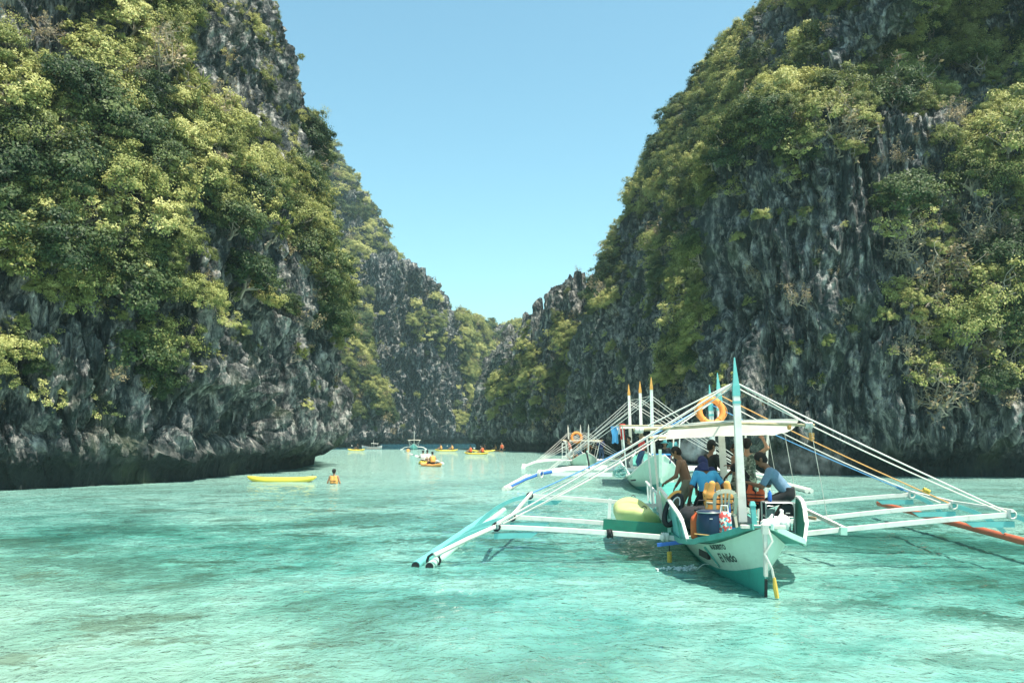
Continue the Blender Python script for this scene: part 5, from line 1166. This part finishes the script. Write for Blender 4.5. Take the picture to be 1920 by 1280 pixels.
# ------------------------------------------------------------------ the other boats
def bangka(name, label, stem, yaw, k, half, hullmats, armmat, floatmat, masts, mast_mats, mast_h, canopy, arms, s_float, span, stay=True, group='outrigger tour boats', bowz=1.4, Ln=13., float_front=0., rs=1., sh=(.95, .80, .56, .42)):
    """k: overall scale; arms: list of s; canopy: (s0, s1, half-width, z)"""
    e, M = boat_frame(name, Vector(stem), yaw, label, group=group)
    st = [(-.35, .35, .0, .55, .0, .85, .04, bowz), (0., -.15, .03, .42, .10, .75, .16, bowz*sh[0]), (.8, -.3, .22*half, .28, .42*half, min(.6, bowz*sh[1]*.8), .52*half, bowz*sh[1]), (2.2, -.4, .55*half, .15, .78*half, min(.42, bowz*sh[2]*.8), .88*half, bowz*sh[2]), (4.5, -.45, .72*half, .06, .92*half, min(.32, bowz*sh[3]*.8), 1.0*half, bowz*sh[3]),
          (Ln*.62, -.45, .72*half, .06, .92*half, min(.32, bowz*sh[3]*.8), 1.0*half, bowz*sh[3]), (Ln*.85, -.3, .4*half, .2, .5*half, .5, .6*half, bowz*.6), (Ln, .1, .03, .5, .05, .8, .08, bowz)]
    st = [tuple(x*k for x in r) for r in st]; hull(e, st, hullmats)
    dh = lambda s: float(np.interp(s/k, [0, .8, 2.2, 4.5, Ln*.62, Ln*.85, Ln], [.16, .5*half, .88*half, half, half, .6*half, .1])); dzz = lambda s: k*float(np.interp(s/k, [0, .8, 2.2, 4.5, Ln*.62, Ln*.85, Ln], [bowz*sh[0], bowz*sh[1], bowz*sh[2], bowz*sh[3], bowz*sh[3], bowz*.6, bowz]))
    MB().sheet([[(-dh(s)*k, s, dzz(s)-.04), (dh(s)*k, s, dzz(s)-.04)] for s in np.arange(.3*k, Ln*k*.97, .5*k)], .03).build('deck', MATS['deck_teal'], e)
    for sg in (-1, 1): MB().tube([(sg*(dh(s)*k+.02), s, dzz(s)+.02) for s in np.arange(0, Ln*k*.98, .4*k)], .04*k, 6).build('gunwale', MATS['white_paint'], e, smooth=True)
    MB().bar((0, -.36*k, .6*k), (0, -.42*k, (bowz+.18)*k), .10*k, .12*k, up=(0, 1, 0)).build('stem_post', hullmats[0], e)
    tops = []
    for s, dx in masts:
        t = Vector((dx, s, mast_h)); mast(e, (dx*.9, s, dzz(s)), t, .15*k, mast_mats[0], mast_mats[1], .5*k, False); tops.append(t-Vector((0, 0, .75*k)))
    s0, s1, hw, cz = canopy
    MB().sheet([[(x, s, cz-.06*(x/hw)**2-.10*abs(math.sin((s-s0)*1.3))-.0*s) for x in np.linspace(-hw, hw, 11)] for s in np.linspace(s0, s1, 14)], .01).build('canopy', MATS['canvas'], e, smooth=True)
    for s in (s0, (s0+s1)/2, s1): MB().tube([(-hw*1.12, s, cz-.04), (hw*1.12, s, cz-.04)], .03*k, 6).build('canopy_bar', MATS['bamboo'], e)
    for sg in (-1, 1):
        for s in (s0+.1, (s0+s1)/2, s1-.1): MB().bar((sg*dh(s)*k*.97, s, dzz(s)), (sg*hw*.95, s, cz-.06), .05*k).build('canopy_post', MATS['white_paint'], e)
    for s in arms:
        for sg in (-1, 1):
            pts = [(sg*dh(s)*k*.3, s, .62*k), (sg*span*.35, s, .66*k), (sg*span*.62, s, .62*k), (sg*span*.82, s, .46*k), (sg*span*.94, s, .22*k), (sg*span, s, .10*k)]
            MB().tube(pts, [.06*k]*4+[.05*k, .045*k], 8).build('outrigger_arm', armmat, e, smooth=True)
    for sg in (-1, 1):
        for dx in (0, -.16*k):
            MB().tube([(sg*span+dx, s, .07*k+.35*k*max(0, (1-(s-s_float[0])/1.2))**2*0) for s in np.linspace(s_float[0], s_float[1], 10)], .085*k, 8).build('float_pole', floatmat, e, smooth=True)
    if stay:
        for t, s in zip(tops, list(arms)*2):
            for sg in (-1, 1):
                for off in (0, .12): rope(e, sag(t-Vector((0, 0, off)), Vector((sg*(span*.80-off), s, .52*k)), .05+off*.6, 8), .014*rs, MATS['rope_white'])
        for a, b in zip(tops[:-1], tops[1:]): rope(e, [a, b], .013*rs, MATS['rope_white'])
    return e, M
# second boat
B2, MW2 = bangka('outrigger_boat', 'pale green outrigger boat behind the nearest one with orange mast tips', (5.75, 33.6, 0), -math.atan(.10), 1.1, 1.05, [MATS['pale_mint'], MATS['hull_teal']], MATS['white_paint'], MATS['weathered_white'],
                 ((4.2, .0), (7.2, -.35), (9.6, -.80)), (MATS['white_paint'], MATS['orange_tip']), 4.85, (4.6, 11., 1.35, 2.75), (5.4, 7.2, 9.2), (1.6, 13.), 6.1, rs=.9, sh=(.97, .74, .40, .27))
b2 = lambda px, py, s: plane_local(MW2, px, py, s)
m = MB(); m.bar(b2(1185, 905, 1.6)+Vector((-.06, 0, .1)), b2(1195, 904, 1.6)+Vector((-.06, 0, .1)), .08, .06); m.build('exhaust_port', MATS['black_rubber'], B2)
G2 = 'people aboard the second boat'; p = lambda px, s, z: on_boat(MW2, px, 860, s, z)
person('man in bright red shirt standing on the second boat', p(1203, 5.2, .62), R(60), 'skin_tan', None, 'red_cloth', .5, 'cloth_denim', False, pel=(0, 0, .9), hat=('sun', 'cloth_khaki'), parent_m=MW2, h=.026, group=G2)
person('person in bucket hat sitting near the bow of the second boat', p(1247, 4.6, .60), R(170), 'skin_brown', 'hair_black', 'cloth_black', .5, 'cloth_denim', False, pel=(0, 0, .62), hat=('sun', 'cloth_teal'), feet=((-.12, .3, -.55), (.12, .3, -.55)), parent_m=MW2, h=.026, group=G2)
person('bare-armed person in dark clothes under the second canopy', p(1180, 7.5, .55), R(120), 'skin_tan', 'hair_black', 'cloth_black', .3, 'cloth_grey', False, pel=(0, 0, .85), hands=((-.3, .2, .5), (.2, .2, .0)), parent_m=MW2, h=.026, group=G2)
person('person in teal shirt standing at the back of the second boat', p(1262, 8.0, .55), R(-150), 'skin_brown', 'hair_black', 'cloth_teal', .5, 'cloth_black', False, pel=(0, 0, .9), parent_m=MW2, h=.026, group=G2)
def draped(loc, w, hgt, mat, M, label, name='towel', cat='towel', rz=0, group='laundry on the stays'):
    e = thing(name, label, cat, loc, rz, M, group); rows = []
    for i in range(9):
        t = i/8; rows.append([(x*w*(1-.25*t)+.02*math.sin(t*6+x*4), .05*math.sin(x*7+t*5)*t, -t*hgt+.03*math.cos(x*9)*t) for x in np.linspace(-.5, .5, 7)])
    MB().sheet(rows, 0).build('cloth', mat, e, smooth=True); MB().tube([(-.5*w, 0, .0), (.5*w, 0, .0)], .018, 6).build('fold', mat, e, smooth=True)
    return e
draped(b2(1153, 800, 6.0), .36, .75, MATS['light_blue_paint'], MW2, 'light blue towel hanging from the stays of the second boat'); draped(b2(1162, 797, 6.0), .30, .42, MATS['cloth_white'], MW2, 'white and navy cloth hanging beside the light blue towel'); draped(b2(1167, 795, 5.9), .24, .70, MATS['red_cloth'], MW2, 'red cloth hanging at the right end of the laundry')
for k, (px_, py_) in enumerate(((1231, 866), (1249, 866))):
    e = thing('blue_vest', ('navy and blue life vest on the left of the second bow', 'navy and blue life vest on the right of the second bow')[k], 'life vest', b2(px_, py_, .55)+Vector((0, 0, .0)), 0, MW2, 'blue vests on the second bow'); V, F = sdf_mesh([((-.12, 0, 0), (-.12, 0, .26), .07, .07), ((.12, 0, 0), (.12, 0, .26), .07, .07), ((-.1, 0, .05), (.1, 0, .2), .08, .08)], .025); mesh_obj('foam', V, F.tolist(), MATS['cloth_navy'], e, True); m = MB(); m.bar((-.18, -.03, .30), (.18, -.03, .30), .12, .07); m.build('yoke', MATS['light_blue_paint'], e, bevel=.015)
# coil of green rope hung on the left arm
e = thing('rope_coil', 'tangled coil of green rope hanging at the left of the second boat', 'rope', b2(1166, 884, 4.2), 0, MW2); rgx = np.random.default_rng(8)
for k in range(9):
    q = EUL(75+rgx.uniform(-25, 25), rgx.uniform(-25, 25), rgx.uniform(-30, 30)); c0 = Vector((rgx.uniform(-.18, .18), rgx.uniform(-.1, .1), rgx.uniform(-.12, .08))); a, b = rgx.uniform(.16, .30), rgx.uniform(.12, .24)
    MB().tube([c0+q @ Vector((a*math.cos(t), b*math.sin(t), .03*math.sin(3*t))) for t in np.linspace(0, 2*math.pi, 18, endpoint=False)], .02, 5, closed=True).build('loop', MATS['rope_green'], e, smooth=True)
MB().bar(b2(1160, 862, 4.4), b2(1190, 905, 4.0), .10, .08).build('brace', MATS['white_paint'], B2)
m = MB(); m.tube([b2(1140, 858, 5.), b2(1175, 862, 5.)], .04, 6); m.build('push_pole', MATS['bamboo'], B2)
m = MB(); m.tube([b2(1100, 848, 4.6), b2(1104, 868, 4.5), b2(1106, 898, 4.3)], .04, 6); m.build('anchor_post', MATS['black_cloth'], B2)
# blue outrigger end nearest the camera on the left
MB().tube([b2(1034, 884, 4.0), b2(1012, 888, 3.6), b2(985, 898, 3.0), b2(952, 914, 2.2)], [.075, .075, .065, .055], 8).build('float_end', MATS['blue_paint'], B2, smooth=True); lashing(B2, b2(1013, 888, 3.5), MATS['rope_white'], .17, (1, -.4, 0), 6)
m = MB(); m.bar(b2(1031, 888, 4.1), b2(1148, 890, 4.1), .14, .16); m.build('outrigger_beam', MATS['white_paint'], B2)
# third boat
B3, MW3 = bangka('outrigger_boat', 'small white outrigger boat at left of the row with a lifebuoy on its canopy', (5.0, 57.5, 0), -math.atan(.02), .8, 1.1, [MATS['pale_mint'], MATS['pale_mint']], MATS['white_paint'], MATS['white_paint'],
                 ((3.2, .35), (4.8, -.12), (6.6, -.95)), (MATS['weathered_white'], MATS['weathered_white']), 3.05, (3.4, 8., 1.25, 1.95), (2.6, 3.8, 5.2), (1., 8.5), 4.2, rs=1.0)
b3 = lambda px, py, s: plane_local(MW3, px, py, s)
lifebuoy(b3(1081, 820, 4.0), EUL(85, 0, 5), MW3, 'faded orange lifebuoy on the canopy of the third boat', .34)
e = thing('ladder', 'white boarding ladder standing at the left of the third boat', 'ladder', b3(1058, 866, 3.0), 0, MW3)
for x in (-.14, .14): MB().bar((x, 0, 0), (x, 0, 1.35), .05).build('rail', MATS['white_paint'], e)
for z in (.12, .42, .72, 1.02, 1.3): MB().bar((-.14, 0, z), (.14, 0, z), .045).build('rung', MATS['white_paint'], e)
G3 = 'people aboard the third boat'; p = lambda px, s, z: on_boat(MW3, px, 860, s, z)
person('person in pink shirt at the left rail of the third boat', p(1070, 3.4, .42), R(90), 'skin_fair', 'hair_black', 'cloth_pink', .5, 'cloth_white', True, pel=(0, 0, .80), lean=15, parent_m=MW3, h=.035, group=G3)
person('bare-backed person sitting under the third canopy', p(1103, 4.6, .42), R(20), 'skin_tan', 'hair_black', None, 0, 'cloth_black', True, pel=(0, 0, .72), lean=12, feet=((-.12, .3, -.6), (.12, .3, -.6)), parent_m=MW3, h=.035, group=G3)
person('person in navy shirt standing at the right of the third boat', p(1127, 4.2, .42), R(-20), 'skin_tan', 'hair_black', 'cloth_navy', .5, 'cloth_denim', False, pel=(0, 0, .9), parent_m=MW3, h=.035, group=G3)
person('person sitting low with a blue bag on the third boat', p(1083, 3.0, .40), R(150), 'skin_tan', 'hair_black', 'cloth_denim', .5, 'cloth_black', True, pel=(0, 0, .35), feet=((-.15, .4, -.25), (.15, .4, -.25)), parent_m=MW3, h=.035, group=G3)
# two small boats far up the channel
bangka('small_outrigger_boat', 'tiny pale turquoise outrigger boat far up the channel', (-15.4, 134, 0), R(4), .62, 1.0, [MATS['turquoise_paint'], MATS['hull_teal']], MATS['white_paint'], MATS['white_paint'], ((3.0, 0),), (MATS['white_paint'], MATS['white_paint']), 3.0, (2.6, 5.2, .95, 1.55), (2.0, 4.), (1., 6.), 1.9, stay=False, Ln=9., group='boats far up the channel')
bangka('small_outrigger_boat', 'tiny white outrigger boat lying sideways near the left headland', (-25.5, 147, 0), R(-78), .36, 1.0, [MATS['white_paint'], MATS['pale_mint']], MATS['bamboo'], MATS['bamboo'], ((1.8, 0),), (MATS['white_paint'], MATS['white_paint']), 1.5, (1.4, 2.6, .5, .95), (1.2, 2.2), (.5, 3.), 1.6, stay=False, Ln=9., group='boats far up the channel')
# ------------------------------------------------------------------ kayaks, paddlers and swimmers
def wat(px, py): Y = CAM_H*FPX/(py-815); q = at(px, py, Y); return Vector((q.x, q.y, 0))
GK = 'kayaks on the lagoon'
kayak('kayak', 'empty yellow kayak floating near the left cliff', wat(528, 901)+Vector((0, 0, .05)), R(87), None, 'kayak_yellow', 3.5, .38, .24, seats=0, group=GK)
GP = 'paddlers and swimmers'
def paddler(label, loc, rz, vest, skin='skin_tan', top=None, h=.045, paddle=True, swim=False, stand=False):
    if swim: return person(label, loc, rz, skin, 'hair_black', top, .4, None, pel=(0, 0, 0), lean=0, hands=((-.35, .15, .15), (.35, .15, .15)), legs=False, vest=vest, h=h, group=GP)
    if stand: return person(label, loc, rz, skin, 'hair_black', top, .4, 'cloth_black', True, pel=(0, 0, .9), vest=vest, h=h, group=GP)
    return person(label, loc, rz, skin, 'hair_black', top, .4, 'cloth_black', True, pel=(0, 0, .20), lean=8, hands=((-.32, .38, .22), (.32, .38, .22)), feet=((-.13, .70, -.08), (.13, .70, -.08)), vest=vest, h=h, group=GP)
def oar(label, loc, rz, tilt):
    e = thing('paddle', label, 'paddle', loc, rz, None, 'kayak paddles'); q = EUL(0, tilt, 0); MB().tube([q @ Vector((-1.0, 0, 0)), q @ Vector((1.0, 0, 0))], .018, 6).build('shaft', MATS['black_rubber'], e)
    for sg in (-1, 1): MB().ball(q @ Vector((sg*1.1, 0, 0)), (.20, .02, .09), 10, 6, rot=q).build('blade', MATS['plastic_white'], e, smooth=True)
person('swimmer in pale orange life vest standing waist deep by the yellow kayak', wat(626, 905)+Vector((0, 0, -.12)), R(-8), 'skin_tan', 'hair_black', None, 0, None, pel=(0, 0, .0), hands=((-.32, .1, -.02), (.30, .12, -.02)), legs=False, vest='jacket_orange', h=.02, group=GP)
def crew(px, py, rz, mat, label, people, L_=3.4):
    o = wat(px, py); o.z = .05; kayak('kayak', label, o, R(rz), None, mat, L_, .40, .22, seats=2, group=GK); d = Matrix.Rotation(R(rz), 3, 'Z') @ Vector((0, 1, 0))
    for k, (lb, vest, top, sk_) in enumerate(people):
        t = (-.9, .75, -.1)[k] if len(people) > 1 else -.3
        paddler(lb, o+d*t+Vector((0, 0, .02)), R(rz), vest, sk_, top)
        if k == 0: oar(lb.split(' in ')[0].replace('paddler', 'paddle of the paddler')+' '+'on the '+label.split(' with')[0], o+d*(t+.5)+Vector((0, 0, .42)), R(rz), 14)
crew(797, 868, -6, 'kayak_yellow', 'yellow kayak with two white-shirted paddlers in mid-channel', [('rear paddler in white shirt on the mid-channel kayak', 'cloth_white', 'cloth_white', 'skin_tan'), ('front paddler in white shirt on the mid-channel kayak', 'cloth_white', 'cloth_white', 'skin_brown')])
crew(808, 873, 35, 'kayak_orange', 'orange kayak with one paddler just behind the yellow one', [('paddler in orange vest on the orange kayak', 'jacket_orange', None, 'skin_fair')], 3.0)
crew(837, 845, 80, 'kayak_yellow', 'distant yellow kayak with two orange-vested paddlers before the far cliff', [('rear paddler in orange vest before the far cliff', 'jacket_orange', None, 'skin_tan'), ('front paddler in orange vest before the far cliff', 'jacket_orange', None, 'skin_tan')])
crew(893, 851, 60, 'kayak_yellow', 'distant yellow kayak with two red-vested paddlers near the right cliff', [('rear paddler in red vest near the right cliff', 'vest_red_orange', None, 'skin_tan'), ('front paddler in red vest near the right cliff', 'vest_red_orange', None, 'skin_tan')])
crew(906, 846, 85, 'kayak_yellow', 'distant yellow kayak with a dark-shirted paddler close to the pinnacles', [('paddler in dark shirt close to the pinnacles', None, 'cloth_black', 'skin_brown')])
crew(926, 845, 88, 'kayak_orange', 'distant orange kayak beside the foot of the pinnacles', [('paddler in orange vest beside the foot of the pinnacles', 'jacket_orange', None, 'skin_tan')])
crew(668, 844, 75, 'kayak_yellow', 'distant yellow kayak with a dark-shirted paddler beside the left point', [('paddler in dark shirt beside the left point', None, 'cloth_black', 'skin_brown')], 2.8)
paddler('person in red vest standing in the shallows at the foot of the pinnacles', wat(941, 847)+Vector((0, 0, -.4)), R(150), 'vest_red_orange', 'skin_fair', stand=True)
paddler('swimmer in orange vest far up the channel near the turquoise boat', wat(765, 846)+Vector((0, 0, -.15)), R(20), 'jacket_orange', swim=True)
print('boats', time.time()-T0)
# ------------------------------------------------------------------ sea air
def haze():
    m, n, out = new_mat('sea_air'); v = N(n, 'ShaderNodeVolumePrincipled'); v.inputs['Color'].default_value = (.66, .88, .93, 1); v.inputs['Density'].default_value = .00030; v.inputs['Anisotropy'].default_value = .2
    n.links.new(v.outputs[0], out.inputs['Volume'])
    z1 = 1+max(float(c[0][:, 2].max()) for c in CLIFFS.values())+6
    o = MB().box((0, 370, (z1-7)/2), (1000, 1000, z1+7)).build('haze', m); tag(o, kind='stuff')
    o['label'] = 'thin pale sea haze filling the channel'
haze()
def smoke(label, c, r, dens, seed):
    m, n, out = new_mat('cooking_smoke'); L = n.links.new
    v = N(n, 'ShaderNodeVolumePrincipled'); v.inputs['Color'].default_value = (.80, .88, .92, 1); v.inputs['Anisotropy'].default_value = .3
    tc = N(n, 'ShaderNodeTexCoord'); nz = N(n, 'ShaderNodeTexNoise', i_Scale=2.6, i_Detail=4., i_Distortion=.6); L(tc.outputs['Object'], nz.inputs['Vector'])
    ln = N(n, 'ShaderNodeVectorMath', operation='LENGTH'); sc = N(n, 'ShaderNodeVectorMath', operation='DIVIDE'); sc.inputs[1].default_value = r; L(tc.outputs['Object'], sc.inputs[0]); L(sc.outputs[0], ln.inputs[0])
    fall = N(n, 'ShaderNodeMapRange', i_1=.25, i_2=1., i_3=1., i_4=0.); L(ln.outputs['Value'], fall.inputs[0])
    th = N(n, 'ShaderNodeMapRange', i_1=.46, i_2=.72); L(nz.outputs['Fac'], th.inputs[0])
    mu = N(n, 'ShaderNodeMath', operation='MULTIPLY'); L(fall.outputs[0], mu.inputs[0]); L(th.outputs[0], mu.inputs[1]); m2 = N(n, 'ShaderNodeMath', operation='MULTIPLY', i_1=dens); L(mu.outputs[0], m2.inputs[0]); L(m2.outputs[0], v.inputs['Density']); L(v.outputs[0], out.inputs['Volume'])
    o = MB().ball((0, 0, 0), r, 16, 10).build('smoke', m); o.location = c; tag(o, label, 'smoke', kind='stuff')
smoke('small white puff of cooking smoke above the blue-shirted man', at(1303, 838, 22.5), (.50, .6, .40), 2.6, 1)
smoke('thin bluish smoke drifting low over the water at right of the boats', at(1515, 866, 34), (2.0, 1.2, .8), .30, 2)
